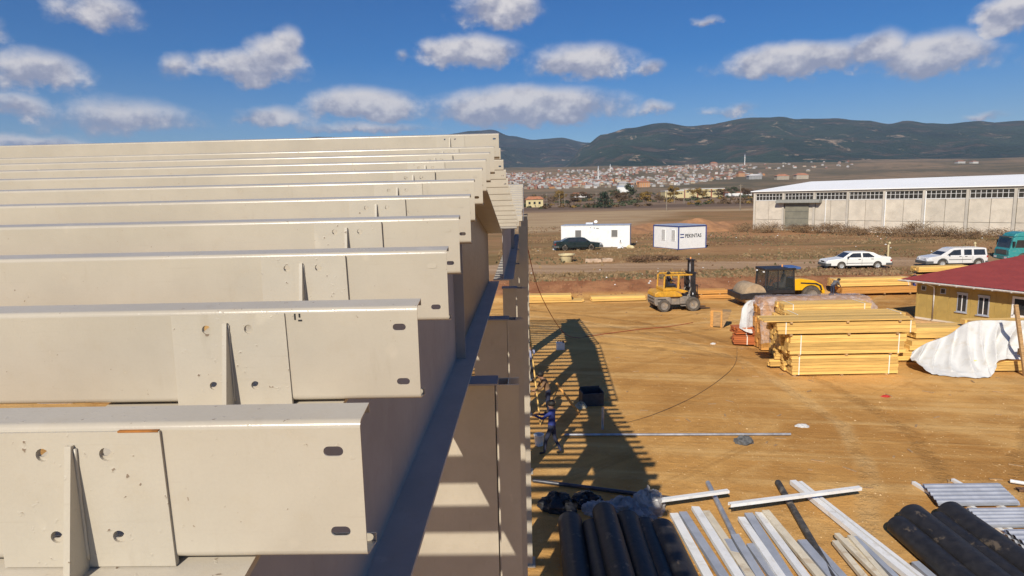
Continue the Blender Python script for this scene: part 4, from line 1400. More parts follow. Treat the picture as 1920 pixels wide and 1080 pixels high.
vb = [(.05, .34), (.0, .55), (.08, .80), (.22, .92), (1.25, 1.06), (3.0, 1.04), (5.34, 1.04), (5.40, .85), (5.38, .36)]
vb += list(reversed(arch(4.60, .40, (.34, .32)))) + list(reversed(arch(1.42, .40, (.34, .32))))
vg = [(1.20, 1.05), (2.20, 1.68), (2.55, 1.75), (5.0, 1.75), (5.28, 1.70), (5.36, 1.03), (5.0, 1.0), (1.3, 1.0)]
car('silver white windowed van parked on the dirt road behind the red roof', vb, vg, (1.42, 4.60), .34, 1.72, (34.75, 55.0, ground_z(37, 55)), R(-2), CARSILVER,
    [[(1.78, 1.09), (2.38, 1.55), (3.02, 1.60), (3.02, 1.09)], [(3.30, 1.09), (3.30, 1.60), (3.98, 1.60), (3.98, 1.09)], [(4.16, 1.09), (4.16, 1.60), (5.12, 1.60), (5.18, 1.09)]],
    [(1.95, 3.95, .66, .72, GREYPLASTIC, 'rub_strip'), (3.15, 3.165, .40, 1.02, BLACK, 'door_gap'), (4.05, 4.065, .40, 1.02, BLACK, 'door_gap'), (.14, .48, .70, .86, LAMP, 'headlamp_side'), (5.26, 5.39, .85, 1.03, REDLAMP, 'tail_lamp')],
    name='parked_van', bumper=[(-.06, .62, .30, .58, 'front_bumper', GREYPLASTIC), (5.15, 5.46, .34, .56, 'rear_bumper', GREYPLASTIC)],
    glass_front=((1.30, 1.11), (2.16, 1.64), (-.52, .85)), glass_rear=((5.345, 1.12), (5.30, 1.60), (1, .06)), handles=((2.85, .95), (3.36, .95)), roof_w=.84, cat='van',
    extra=lambda t, hw: [MB().box(.01, .06, -hw + .10 + i * 1.1, -hw + .48 + i * 1.1, .68, .84).build('headlamp', LAMP, t) for i in (0, 1)]
    + [MB().prism([(x + .50 * math.cos(a), .34 + .50 * math.sin(a)) for a in [math.pi * k / 10 for k in range(11)]] + [(x - .41 * math.cos(a), .34 + .41 * math.sin(a)) for a in [math.pi * k / 10 for k in range(11)]], s * hw - .015, s * hw + .015, 'y').build('wheel_arch_trim', GREYPLASTIC, t) for x in (1.42, 4.60) for s in (-1, 1)], mirror=(1.9, 1.12))

# teal tipper truck at the right edge
TEAL = mat('teal_truck_paint', (.035, .27, .27), .35, .12, 3, coat=.3, dirt=(.25, .2, .14), dirt_amt=.3)
t = thing('tipper_truck', 'teal tipper truck at the right edge beyond the red roof', 'truck', (44.5, 58.8, ground_z(45, 58) - .35), R(-8))
t.scale = (.92, .92, .92)
MB().prism([(.0, .75), (-.03, 1.35), (.10, 1.55), (.32, 2.55), (.60, 2.70), (2.35, 2.70), (2.35, .75), (1.95, .75)] + list(reversed(arch(1.35, .55, (.75, .55)))), -1.2, 1.2, 'y').build('cab', TEAL, t, bevel=.05)
MB().box(-.09, .5, -1.22, 1.22, .42, .82).build('bumper', TEAL, t, bevel=.04)
MB().box(-.045, .06, -.85, .85, .95, 1.38).build('grille', GREYPLASTIC, t)
for s in (-1, 1):
    MB().box(-.105, -.05, s * .85 - .2, s * .85 + .2, .52, .72).build('headlamp', LAMP, t)
    MB().prism([(.52, 1.62), (.66, 2.38), (1.75, 2.38), (1.75, 1.62)], s * 1.195, s * 1.212, 'y').build('side_window', GLASS, t)
    MB().box(.24, .40, s * 1.32 - .10, s * 1.32 + .10, 1.75, 2.25).build('mirror', BLACK, t)
    MB().box(1.45, 1.65, s * 1.2 - .02, s * 1.2 + .02, 1.42, 1.48).build('door_handle', BLACK, t)
    for x in (1.35, 5.6, 6.9):
        wheel(t, x, s * 1.0, .55, .55, .32, TEAL, s)
v2 = [(.105, -1.02, 1.62), (.105, 1.02, 1.62), (.29, .96, 2.45), (.29, -.96, 2.45)]
MB().add([(p[0] - .012, p[1], p[2]) for p in v2] + [(p[0] + .03, p[1], p[2]) for p in v2], [(3, 2, 1, 0), (4, 5, 6, 7), (0, 1, 5, 4), (1, 2, 6, 5), (2, 3, 7, 6), (3, 0, 4, 7)]).build('windscreen', GLASS, t)
MB().prism([(.45, 2.70), (.62, 2.98), (1.3, 3.16), (2.2, 3.16), (2.3, 2.705)], -.95, .95, 'y').build('roof_deflector', TEAL, t, bevel=.06)
MB().box(.02, .34, -1.0, 1.0, 2.62, 2.70).build('sun_visor', GREYPLASTIC, t)
MB().box(1.3, 8.0, -.45, .45, .62, .90).build('chassis', BLACK, t)
MB().prism([(2.55, 1.05), (2.45, 2.85), (2.1, 2.95), (2.1, 3.02), (8.2, 3.0), (8.4, 1.05)], -1.22, 1.22, 'y').build('tipper_body', mat('dark_tipper', (.05, .12, .12), .6, .3), t)
for i in range(7):
    for s in (-1, 1):
        MB().box(2.7 + i * .85, 2.82 + i * .85, s * 1.26 - .035, s * 1.26 + .035, 1.1, 2.9).build('body_rib', mat('dark_tipper', (.05, .12, .12)), t)

# ------------------------------------------------------------------ forklift
YEL = mat('orange_yellow_paint', (.60, .31, .03), .45, .18, 4, dirt=(.42, .26, .12), dirt_amt=.5, dirt_scale=2.5)
DUSTGREY = mat('dusty_grey_paint', (.22, .19, .16), .7, .22, 4, dirt=(.40, .29, .18), dirt_amt=.6)
MAST = mat('black_mast', (.020, .018, .02), .5, .3, 5)
t = thing('forklift', 'orange yellow forklift truck with tall black mast, driving right', 'forklift', (8.75, 42.9, 0.0), R(7))
MB().prism([(.0, .42), (-.06, .62), (-.06, 1.02), (.95, 1.02), (1.1, .98), (1.1, .52), (.95, .42)], -.85, .85, 'y').build('counterweight', DUSTGREY, t, bevel=.07)
MB().prism([(-.05, 1.03), (-.03, 1.30), (.18, 1.42), (1.45, 1.42), (1.9, 1.12), (1.9, 1.0), (1.2, 1.0)], -.82, .82, 'y').build('engine_hood', YEL, t, bevel=.06)
for i in range(2):
    MB().box(.14, .72, -.858, -.80, .84 - i * .22, .90 - i * .22).build('vent_slot', BLACK, t)
    MB().box(-.075, -.02, -.6, .6, .84 - i * .22, .90 - i * .22).build('vent_slot', BLACK, t)
MB().prism([(1.1, .45), (1.1, 1.0), (1.92, 1.0), (2.5, .98), (3.1, .80), (3.1, .40)], -.62, .62, 'y').build('chassis', DUSTGREY, t, bevel=.03)
MB().prism([(1.75, .50), (1.75, .96), (2.35, .96), (2.35, .50)], -.80, -.63, 'y').build('fuel_tank', DUSTGREY, t, bevel=.03)
MB().box(1.80, 2.75, -.86, -.64, .36, .42).build('step', DUSTGREY, t)
MB().prism([(.55, 1.43), (.55, 1.62), (1.5, 1.60), (2.35, 1.36), (1.95, 1.25), (1.4, 1.43)], -.80, .80, 'y').build('seat_deck', YEL, t, bevel=.03)
MB().prism([(.95, 1.63), (.90, 2.15), (1.02, 2.16), (1.12, 1.78), (1.55, 1.76), (1.55, 1.63)], -.28, .28, 'y').build('seat', BLACK, t, bevel=.04)
for s in (-1, 1):
    MB().tube([(.62, s * .68, 1.55), (.66, s * .68, 2.42), (.78, s * .66, 2.50)], .06, 8).build('guard_post', YEL, t)
    MB().tube([(1.62, s * .70, 1.50), (1.66, s * .68, 2.50)], .075, 8).build('guard_post', YEL, t)
    MB().tube([(.74, s * .66, 2.50), (2.62, s * .66, 2.48)], .055, 8).build('guard_rail', YEL, t)
    MB().tube([(2.60, s * .66, 2.48), (2.62, s * .66, 1.2)], .05, 8).build('guard_post', MAST, t)
for i in range(6):
    MB().box(.9 + i * .3, .95 + i * .3, -.64, .64, 2.475, 2.52).build('guard_bar', YEL, t)
MB().tube([(2.15, 0, 1.25), (1.98, 0, 1.78)], .03, 6).build('steering_column', BLACK, t)
MB().tube([(1.95 + .17 * math.cos(a) * .4, .19 * math.sin(a), 1.80 + .17 * math.cos(a) * .5) for a in [2 * math.pi * k / 14 for k in range(15)]], .018, 5).build('steering_wheel', BLACK, t)
MX = 2.75
for s in (-1, 1):
    MB().box(MX - .10, MX + .14, s * .52 - .10, s * .52 + .10, .28, 2.55).build('outer_mast_rail', MAST, t)
    MB().box(MX - .06, MX + .11, s * .32 - .085, s * .32 + .085, .40, 3.42).build('inner_mast_rail', MAST, t)
    MB().tube([(MX + .02, s * .13, .5), (MX + .02, s * .13, 3.3)], .045, 8).build('lift_ram', PIPE, t)
    MB().tube([(2.3, s * .5, .78), (MX - .1, s * .5, 1.6)], .05, 8).build('tilt_ram', DUSTGREY, t)
    wheel(t, .58, s * .80, .42, .44, .30, DUSTGREY, s)
    wheel(t, 2.62, s * .84, .47, .50, .34, DUSTGREY, s)
for z, x0, x1, wd in ((3.43, MX - .16, MX + .16, .48), (2.56, MX - .14, MX + .18, .66), (1.5, MX - .14, MX - .02, .60), (.30, MX - .12, MX + .16, .66)):
    MB().box(x0, x1, -wd, wd, z, z + .075).build('cross_member', MAST, t)
for z in (.30, .70):
    MB().box(MX + .17, MX + .26, -.85, .85, z, z + .13).build('carriage_bar', MAST, t)
for i in range(7):
    y = -.8 + i * 1.6 / 6
    MB().box(MX + .19, MX + .23, y - .018, y + .018, .84, 1.72).build('backrest_bar', MAST, t)
MB().box(MX + .18, MX + .24, -.84, .84, 1.725, 1.78).build('backrest_top', MAST, t)
for s in (-1, 1):
    MB().prism([(MX + .27, .75), (MX + .33, .75), (MX + .33, .13), (MX + 1.3, .09), (MX + 1.3, .06), (MX + .27, .06)], s * .38 - .07, s * .38 + .07, 'y').build('fork', MAST, t)
    MB().lathe([(.07, 0), (.09, .05), (.02, .08)], 10, Matrix.Translation((2.66, s * .62, 1.15)) @ Matrix.Rotation(R(90), 4, 'Y')).build('headlamp', LAMP, t)
MB().lathe([(.06, 0), (.06, .10), (.03, .14)], 10, Matrix.Translation((MX, 0, 3.51))).build('beacon', mat('amber_beacon', (.7, .3, .1), .3, .1), t)

# ------------------------------------------------------------------ road roller
RY = mat('roller_yellow_paint', (.78, .42, .012), .32, .08, 3, coat=.2)
CLEARG = mat('tinted_cab_glass', (.04, .05, .055), .06, .1, 2, alpha=.3)
DRUMM = mat('dusty_drum', (.40, .29, .18), .75, .18, 4)
t = thing('road_roller', 'yellow road roller with black glass cab standing behind the timber', 'roller', (14.9, 44.4, 0), R(4))
M = Matrix.Translation((1.15, 0, .80)) @ Matrix.Rotation(R(90), 4, 'X')
MB().lathe([(.70, -1.05), (.78, -1.05), (.80, -1.02), (.80, 1.02), (.78, 1.05), (.70, 1.05)], 40, M).build('drum', DRUMM, t, smooth=35)
for s in (-1, 1):
    MB().prism([(.10, .55), (.10, .95), (1.0, 1.02), (2.3, 1.0), (2.3, .62), (1.0, .58)], s * 1.13 - .05, s * 1.13 + .05, 'y').build('drum_frame', MAST, t, bevel=.03)
MB().box(.02, .16, -1.18, 1.18, .55, .96).build('drum_frame_front', MAST, t, bevel=.03)
MB().prism([(2.1, .55), (2.1, 1.1), (2.5, 1.2), (4.2, 1.2), (4.2, .6)], -.62, .62, 'y').build('mid_frame', MAST, t, bevel=.03)
# cab: posts, roof, glass
for x, xt in ((1.95, 2.02), (4.05, 3.98)):
    for s in (-1, 1):
        MB().tube([(x, s * .78, 1.05), (xt, s * .74, 2.50)], .06, 6).build('cab_post', MAST, t)
for s in (-1, 1):
    MB().tube([(2.85, s * .80, 1.05), (2.85, s * .76, 2.50)], .045, 6).build('cab_post', MAST, t)
    MB().prism([(2.02, 1.10), (2.08, 2.44), (2.79, 2.44), (2.79, 1.10)], s * .765 - .006, s * .765 + .006, 'y').build('side_glass', CLEARG, t)
    MB().prism([(2.91, 1.10), (2.91, 2.44), (3.92, 2.44), (3.98, 1.10)], s * .765 - .006, s * .765 + .006, 'y').build('side_glass', CLEARG, t)
    MB().box(1.98, 4.06, s * .80 - .05, s * .80 + .05, .88, 1.12).build('cab_sill', MAST, t)
MB().prism([(1.99, 1.12), (2.005, 1.12), (2.065, 2.44), (2.05, 2.44)], -.70, .70, 'y').build('front_glass', CLEARG, t)
MB().prism([(4.005, 1.12), (4.02, 1.12), (3.965, 2.44), (3.95, 2.44)], -.70, .70, 'y').build('rear_glass', CLEARG, t)
MB().box(1.90, 4.12, -.84, .84, 2.50, 2.66).build('cab_roof', MAST, t, bevel=.04)
MB().box(3.62, 4.55, -.66, .66, 2.52, 2.70).build('air_conditioner', mat('blue_plastic', (.06, .12, .30), .5, .15), t, bevel=.04)
MB().lathe([(.06, 0), (.06, .12), (.03, .16)], 10, Matrix.Translation((3.5, 0, 2.67))).build('beacon', mat('amber_beacon', (.7, .3, .1)), t)
for s in (-1, 1):
    MB().box(1.86, 1.94, s * .55 - .07, s * .55 + .07, 2.36, 2.46).build('work_lamp', LAMP, t)
MB().prism([(2.95, 1.15), (2.95, 1.45), (3.15, 1.50), (3.15, 1.55), (3.50, 1.55), (3.62, 2.1), (3.72, 2.1), (3.66, 1.15)], -.27, .27, 'y').build('seat', mat('grey_seat', (.14, .13, .12), .8), t, bevel=.03)
MB().tube([(2.45, 0, 1.1), (2.75, 0, 1.75)], .04, 6).build('steering_column', BLACK, t)
MB().tube([(2.78 + .06 * math.cos(a), .2 * math.sin(a), 1.78 + .16 * math.cos(a)) for a in [2 * math.pi * k / 14 for k in range(15)]], .02, 5).build('steering_wheel', BLACK, t)
hood = [(4.12, 1.02), (4.12, 1.82), (4.5, 1.86), (5.55, 1.70), (6.15, 1.38), (6.35, .95), (6.35, .75), (6.18, .75), (6.10, .98)]
hood += [(5.32 + .74 * math.cos(a), .62 + .74 * math.sin(a)) for a in [R(28 + 12 * k) for k in range(11)]] + [(4.62, 1.02)]
MB().prism(hood, -.70, .70, 'y').build('engine_hood', RY, t, bevel=.04)
MB().prism([(4.55, 1.50), (4.55, 1.60), (5.7, 1.52), (6.05, 1.34), (6.15, 1.0), (6.03, 1.0), (5.9, 1.3), (5.6, 1.42)], -.712, -.69, 'y').build('side_grille', BLACK, t)
for s in (-1, 1):
    wheel(t, 5.32, s * .72, .66, .66, .42, DUSTGREY, s)

# ------------------------------------------------------------------ site cabins
CABIN = mat('white_cabin_panel', (.80, .79, .77), .45, .03, 2, dirt=(.5, .44, .36), dirt_amt=.2)
BLUE_TRIM = mat('blue_trim', (.04, .06, .20), .5, .1)
SHADE = mat('grey_blind', (.16, .15, .14), .5, .1)


def text_mesh(name, body, size, material, parent, loc, rot, extrude=.004, squeeze=1.0):
    cu = bpy.data.curves.new(name, 'FONT')
    cu.body = body
    cu.size = size
    cu.extrude = extrude
    cu.offset = size * .018
    cu.resolution_u = 3
    ob = bpy.data.objects.new(name, cu)
    col.objects.link(ob)
    dg = bpy.context.evaluated_depsgraph_get()
    me = bpy.data.meshes.new_from_object(ob.evaluated_get(dg))
    bpy.data.objects.remove(ob)
    me.materials.clear(); me.materials.append(material)
    return link(name, me, parent, loc, rot, (squeeze, 1, 1))


# long cabin behind the dark sedan
zc = ground_z(8, 74) - .05
t = thing('site_cabin', 'long white site cabin with two dark windows behind the dark sedan', 'cabin', (4.42, 75.4, zc), math.atan2(73.5 - 75.4, 12.27 - 4.42), 'site cabins')
CL, CH = 8.1, 2.72
MB().box(0, CL, 0, 2.9, .10, CH - .08).build('wall', CABIN, t)
MB().box(-.05, CL + .05, -.05, 2.95, CH - .075, CH).build('roof', GALV, t)
for x in (0, CL):
    MB().box(x - .045, x + .045, -.04, .04, 0.02, CH - .078).build('corner_post', WHITE_PAINT, t)
MB().box(0.05, CL - .05, -.03, 2.9, 0.0, .099).build('base_rail', GREYPLASTIC, t)
for i in range(1, 8):
    MB().box(i * CL / 8 - .012, i * CL / 8 + .012, -.008, .002, .11, CH - .09).build('panel_joint', WHITE_PAINT, t)
for x in (1.68, 6.0):
    w = MB().box(x - .06, x + .76, -.03, .03, 1.22, 2.18).build('window', WHITE_PAINT, t)
    MB().box(x, x + .70, -.036, -.02, 1.29, 2.11).build('pane', SHADE, w)
for i, (x, wd) in enumerate(((3.45, .10), (3.9, .16), (4.2, .3))):
    MB().box(x, x + wd, -.012, .004, 2.36 - .04 * i, 2.43 - .04 * i).build('black_mark', BLACK, t)
MB().box(2.8, 3.7, 1.0, 1.8, CH + .02, CH + .22).build('roof_unit', GALV, t, bevel=.03)
MB().lathe([(.02, 0), (.16, .05), (.22, .14), (.20, .13), (.02, .02)], 14, Matrix.Translation((4.0, 1.2, CH + .25)) @ Matrix.Rotation(R(50), 4, 'X')).build('roof_dish', WHITE_PAINT, t)
MB().tube([(4.0, 1.2, CH), (4.0, 1.2, CH + .27)], .02, 6).build('dish_mast', PIPE, t)

# small cabin with lettering
zc = ground_z(17.5, 70.5) - .05
t = thing('lettered_cabin', 'small white site cabin with blue edges and a company name on its end', 'cabin', (16.98, 69.13, zc), 0, 'site cabins')
aR = math.atan2(70.49 - 69.13, 20.37 - 16.98)
aL = math.atan2(72.6 - 69.13, 15.3 - 16.98)
LR, LL, H2 = 3.66, 4.4, 2.62
pR = Vector((math.cos(aR), math.sin(aR), 0)); pL = Vector((math.cos(aL), math.sin(aL), 0))
quad = [(0, 0), (pR.x * LR, pR.y * LR), (pR.x * LR + pL.x * LL, pR.y * LR + pL.y * LL), (pL.x * LL, pL.y * LL)]
MB().prism(quad, .10, H2 - .10, 'z').build('wall', CABIN, t)
c_ = Vector((sum(q[0] for q in quad) / 4, sum(q[1] for q in quad) / 4))
MB().prism([((q[0] - c_.x) * 1.03 + c_.x, (q[1] - c_.y) * 1.03 + c_.y) for q in quad], H2 - .098, H2 + .02, 'z').build('roof_edge', BLUE_TRIM, t)
MB().prism([((q[0] - c_.x) * .98 + c_.x, (q[1] - c_.y) * .98 + c_.y) for q in quad], H2 + .021, H2 + .09, 'z').build('roof', GALV, t)
MB().prism([((q[0] - c_.x) * 1.01 + c_.x, (q[1] - c_.y) * 1.01 + c_.y) for q in quad], 0, .099, 'z').build('base_rail', BLUE_TRIM, t)
for q in quad:
    MB().box(q[0] - .06, q[0] + .06, q[1] - .06, q[1] + .06, .02, H2 - .10).build('corner_post', BLUE_TRIM, t)
ML = Matrix.Rotation(aL, 4, 'Z')
for s in (.55, 2.3):
    w = MB().box(s, s + .62, .0, .05, .95, 2.2, ML).build('window', WHITE_PAINT, t)
    for k in range(3):
        MB().box(s + .06 + k * .19, s + .14 + k * .19, .045, .06, 1.0, 2.15, ML).build('window_bar', SHADE, w)
MR = Matrix.Rotation(aR, 4, 'Z')
MB().box(.22, .72, -.012, .0, 1.62, 1.74, MR).build('logo_bar', BLUE_TRIM, t)
MB().box(.22, .72, -.012, .0, 1.30, 1.42, MR).build('logo_bar', BLUE_TRIM, t)
p = MR @ Vector((.84, -.008, 1.31))
text_mesh('company_lettering', 'PEKINTAS', .58, BLACK, t, p, (R(90), 0, aR), .003, .86)

# ------------------------------------------------------------------ concrete warehouse
WZ = 1.55
UX = (.634, -.773)
t = thing('warehouse', 'long concrete panel warehouse with white roof and window band', 'warehouse', (38.69, 106.14, WZ), math.atan2(UX[1], UX[0]))
HE = 6.45
NB = 11
PILL = mat('pale_pillar', (.52, .47, .40), .9, .1, .6, rnd=.08)
BEAM = mat('eave_beam_concrete', (.50, .45, .375), .9, .1, .5)
WIN = mat('warehouse_glass', (.035, .03, .028), .15, .2, .3, rnd=.5)
MULL = mat('white_mullion', (.66, .64, .62), .5, .06)
me_low = MB().box(.02, 2.31, -.10, .10, -.3, 1.92).mesh('panel', CONCRETE)
me_up = MB().box(.02, 2.31, -.10, .10, 1.97, 4.98).mesh('panel', CONCRETE)
me_pane = MB().box(.02, .515, -.03, -.01, 0, .36).mesh('pane', WIN)
me_pane2 = MB().box(.02, .515, -.03, -.01, 0, .60).mesh('pane', WIN)
for b in range(NB):
    u0 = b * 5.0
    pm = MB().box(-.16, .16, -.22, .10, -.3, HE - .29)
    pm.build('pillar', PILL, t).location = (u0 + .1, 0, 0)
    for k in range(2):
        if b == 1 and k == 0:
            continue
        link('panel', me_low, t, (u0 + .30 + k * 2.35, random.uniform(-.006, .006), 0))
        link('panel', me_up, t, (u0 + .30 + k * 2.35, random.uniform(-.006, .006), 0))
    w = MB()
    for k in range(9):
        w.box(u0 + .34 + k * .5725 - .03, u0 + .34 + k * .5725 + .03, -.09, .02, 5.05, 6.15)
    for k in range(8):
        for zz in (5.05, 5.67, 6.10):
            w.box(u0 + .34 + k * .5725 + .0305, u0 + .34 + (k + 1) * .5725 - .0305, -.088, .018, zz, zz + .055)
    wo = w.build('window', MULL, t)
    for k in range(8):
        link('pane', me_pane, wo, (u0 + .34 + k * .5725 + .012, 0, 5.73))
        link('pane', me_pane2, wo, (u0 + .34 + k * .5725 + .012, 0, 5.08))
    MB().box(u0 + .27, u0 + 4.93, -.13, .05, 4.985, 5.045).build('sill', MULL, t)
MB().box(-.1, NB * 5 + .2, -.20, .12, HE - .28, HE).build('eave_beam', BEAM, t)
MB().box(.0, NB * 5, .11, .2, -.3, HE - .3).build('inner_wall', CONCRETE, t)
MB().prism([(-.45, HE + .02), (20, HE + 1.62), (40.4, HE + .02), (40.4, HE + .10), (20, HE + 1.74), (-.45, HE + .14)], -.5, NB * 5 + .5, 'x').build('roof', mat('white_roof_sheet', (.92, .91, .89), .6, .02, .2), t)
MB().prism([(.0, -.3), (40, -.3), (40, HE), (20, HE + 1.6), (0, HE)], -.12, -.02, 'x').build('gable_wall', CONCRETE, t)
MB().box(.0, NB * 5, 39.9, 40, -.3, HE).build('rear_wall', CONCRETE, t)
# sliding door and its hood
d = MB().box(5.55, 9.35, -.30, -.2, -.2, 4.55).build('door', mat('olive_door', (.215, .20, .15), .6, .15, 1.0), t)
for i in range(1, 4):
    MB().box(5.56, 9.34, -.312, -.298, i * 1.08, i * 1.08 + .05).build('door_rail', GREYPLASTIC, d)
MB().box(5.30, 7.6, -.15, -.05, 4.555, 4.98).build('panel', CONCRETE, t)
hd = [(-.10, 4.62), (-1.0, 4.62)] + [(-.25 - .75 * math.cos(a), 4.75 + .42 * math.sin(a)) for a in [R(15 * k) for k in range(6)]] + [(-.10, 5.17)]
MB().prism(hd, 4.2, 11.3, 'x').build('door_hood', mat('door_hood_grey', (.27, .26, .23), .6, .12), t)
for u in (11.95, ):
    MB().tube([(u, -.25, .2), (u, -.25, 5.2)], .07, 8).build('drainpipe', WHITE_PAINT, t)
for u in (20.1, 25.1):
    MB().tube([(u + .25, -.27, .2), (u + .25, -.27, 6.1)], .08, 8).build('drainpipe', WHITE_PAINT, t)

# ------------------------------------------------------------------ yellow house with red roof
HB = Vector((24.24, 38.5, 0)); HD = Vector((.489, -.872, 0)); HA = Vector((.981, .196, 0))
hz = 0.0


def hp(u, w, z):
    p = HD * u + HA * w
    return (p.x, p.y, z)


MUST = mat('mustard_cladding', (.40, .275, .08), .6, .08, 2, dirt=(.30, .2, .07), dirt_amt=.3)
REDROOF = mat('red_roof_sheet', (.25, .045, .036), .5, .12, 1.5, dirt=(.17, .03, .025), dirt_amt=.45)
t = thing('yellow_house', 'mustard yellow single-storey house with red ribbed roof', 'house', HB)


def hbox(name, u0, u1, w0, w1, z0, z1, m, parent=None):
    vs = [hp(u0, w0, z0), hp(u1, w0, z0), hp(u1, w1, z0), hp(u0, w1, z0), hp(u0, w0, z1), hp(u1, w0, z1), hp(u1, w1, z1), hp(u0, w1, z1)]
    return MB().add(vs, [(0, 3, 2, 1), (4, 5, 6, 7), (0, 1, 5, 4), (1, 2, 6, 5), (2, 3, 7, 6), (3, 0, 4, 7)]).build(name, m, parent or t)


HL, HWD = 12.0, 16.4
# clad panels with raised seams
for i in range(20):
    hbox('wall_panel', i * .6 + .006, i * .6 + .594, 0, .08, 0, 2.36, MUST)
    hbox('wall_seam', i * .6 - .012, i * .6 + .005, -.014, .07, 0, 2.36, MUST)
for i in range(20):
    hbox('end_panel', 0.002, .08, .09 + i * .8, .09 + i * .8 + .79, 0, 2.36, MUST)
hbox('rear_wall', 0, HL, HWD - .1, HWD, 0, 2.36, MUST)
hbox('corner_trim', -.03, .06, -.03, .06, 0, 2.35, MUST)
hbox('plinth', -.02, HL, -.05, .0, 0, .12, CONCRETE)


def roof_pt(u, w):
    return 2.45 + (w + .75) * (1.15 / 9.05) if w <= 8.3 else 3.6 - (w - 8.3) * (1.15 / 9.05)


def roof_sheet(w0, w1, name):
    nu = 57 * 6

    def fn(a, b):
        u = -.45 + a * 13.0
        f = (u / .228) % 1.0
        rib = .035 * (sstep(.05, .2, f) - sstep(.3, .45, f))
        w = w0 + (w1 - w0) * b
        return hp(u, w, roof_pt(u, w) + rib)
    return MB().sheet(fn, nu, 1).build(name, REDROOF, t, solid=.004)


roof_sheet(-.75, 8.3, 'roof')
roof_sheet(8.32, 17.0, 'roof')
g_ = MB()
for k in range(12):
    a0 = math.pi + math.pi * k / 12
    a1 = math.pi + math.pi * (k + 1) / 12
g_.sheet(lambda a, b: hp(-.5 + 13.1 * a, -.82 + .075 * math.cos(math.pi + math.pi * b), 2.43 + .085 * math.sin(math.pi + math.pi * b)), 40, 8)
g_.build('gutter', mat('white_gutter', (.66, .64, .62), .5, .15, 3), t, solid=.006)
for i in range(14):
    hbox('gutter_bracket', .1 + i * .9, .14 + i * .9, -.90, -.72, 2.33, 2.35, WHITE_PAINT)
hbox('fascia', -.45, 12.5, -.73, -.70, 2.30, 2.43, GALV)
hbox('soffit', -.4, 12.4, -.70, -.002, 2.36, 2.38, MUST)
d = MB().tube([hp(1.02, -.77, 2.36), hp(1.02, -.12, 2.12), hp(1.02, -.07, 1.9), hp(1.02, -.07, .1), hp(1.02, -.2, .05)], .04, 8).build('downpipe', WHITE_PAINT, t, smooth=True)
for (u0, u1, z0, z1) in ((.22, .50, 1.80, 2.10), (1.32, 1.62, 1.72, 2.06), (2.27, 2.80, .78, 1.84), (3.36, 3.92, .76, 1.82), (6.6, 7.2, .76, 1.82)):
    w = hbox('window', u0, u1, -.03, .05, z0, z1, GALV)
    big = u1 - u0 > .4
    if big:
        mid = (u0 + u1) / 2
        hbox('pane', u0 + .05, mid - .025, -.035, -.02, z0 + .06, z1 - .06, GLASS, w)
        hbox('pane', mid + .025, u1 - .05, -.035, -.02, z0 + .06, z1 - .06, GLASS, w)
        hbox('sill', u0 - .06, u1 + .06, -.09, -.031, z0 - .05, z0, GALV, w)
        hbox('mullion', mid - .024, mid + .024, -.034, -.019, z0 + .06, z1 - .06, WHITE_PAINT, w)
        hbox('shutter_box', u0 - .02, u1 + .02, -.06, -.031, z1 + .002, z1 + .10, GALV, w)
    else:
        hbox('pane', u0 + .04, u1 - .04, -.035, -.02, z0 + .04, z1 - .04, GLASS, w)
d = hbox('door', 5.0, 5.75, -.035, .05, .05, 2.05, WHITE_PAINT)
hbox('pane', 5.12, 5.62, -.045, -.03, 1.05, 1.92, GLASS, d)
hbox('door_handle', 5.08, 5.12, -.09, -.036, 1.0, 1.04, PIPE, d)
# low timber kerb and rubble at the house foot
lumber('brown timber beams lying along the house corner', 22.6, 24.6, 36.6, .3, .04, .18, 1, 2, WOOD_OLD, rz=R(-40))
crumpled('cement_bag', 'pale crumpled bag on the ground at the house wall', 'bag', (23.6, 33.6, 0), (.55, .35, .25), CLOTH_WHITE, 71)

# ------------------------------------------------------------------ things along the road and field
t = thing('concrete_planter', 'pale tapered concrete tub beside the dirt road', 'tub', (4.15, 62.4, ground_z(4.15, 62.4) - .02))
PALE = mat('pale_concrete', (.62, .52, .30), .85, .12, 2)
MB().lathe([(.44, 0), (.50, .08), (.66, .62), (.80, .70), (.80, .80), (.66, .80), (.55, .3), (.05, .25)], 16, Matrix.Diagonal((1.05, 1, 1, 1))).build('tub', PALE, t, smooth=40)
MB().box(-.52, .52, -.45, .45, -.05, .0).build('foot', PALE, t)
BLOCK = mat('pink_stone', (.50, .36, .25), .9, .2, 2, bump=.3, bscale=6)
for i, (x, L) in enumerate(((5.95, 1.65), (7.65, 1.15))):
    o = MB().prism([(0, 0), (L, 0), (L - .06, .30), (L * .7, .37), (L * .3, .33), (.04, .38)], -.25, .25, 'y').build('stone_block', BLOCK, bevel=.05)
    o.location = (x, 61.9 + .2 * i, ground_z(x, 62) - .03); o.rotation_euler = (0, 0, R(-4 + 7 * i))
    tag(o, ('longer pinkish stone block lying by the dirt road', 'shorter pinkish stone block lying by the dirt road')[i], 'stone', 'stone blocks by the road')
t = thing('marker_post', 'short pale post in the field right of the white sedan', 'post', (35.6, 61.5, ground_z(35.6, 61.5) - .05))
MB().tube([(0, 0, 0), (-.02, 0, 1.25)], .08, 8).build('shaft', PALE, t)
MB().lathe([(.10, 0), (.12, .1), (.06, .2)], 8, Matrix.Translation((.08, 0, 1.32))).build('cap', PALE, t)
t = thing('marker_post', 'leaning pale post in front of the teal truck', 'post', (43.2, 60.0, ground_z(43.2, 60) - .05))
MB().tube([(0, 0, 0), (-.35, 0, 1.35)], .07, 8).build('shaft', PALE, t)
MB().lathe([(.10, 0), (.12, .1), (.06, .2)], 8, Matrix.Translation((-.35, 0, 1.34))).build('cap', PALE, t)
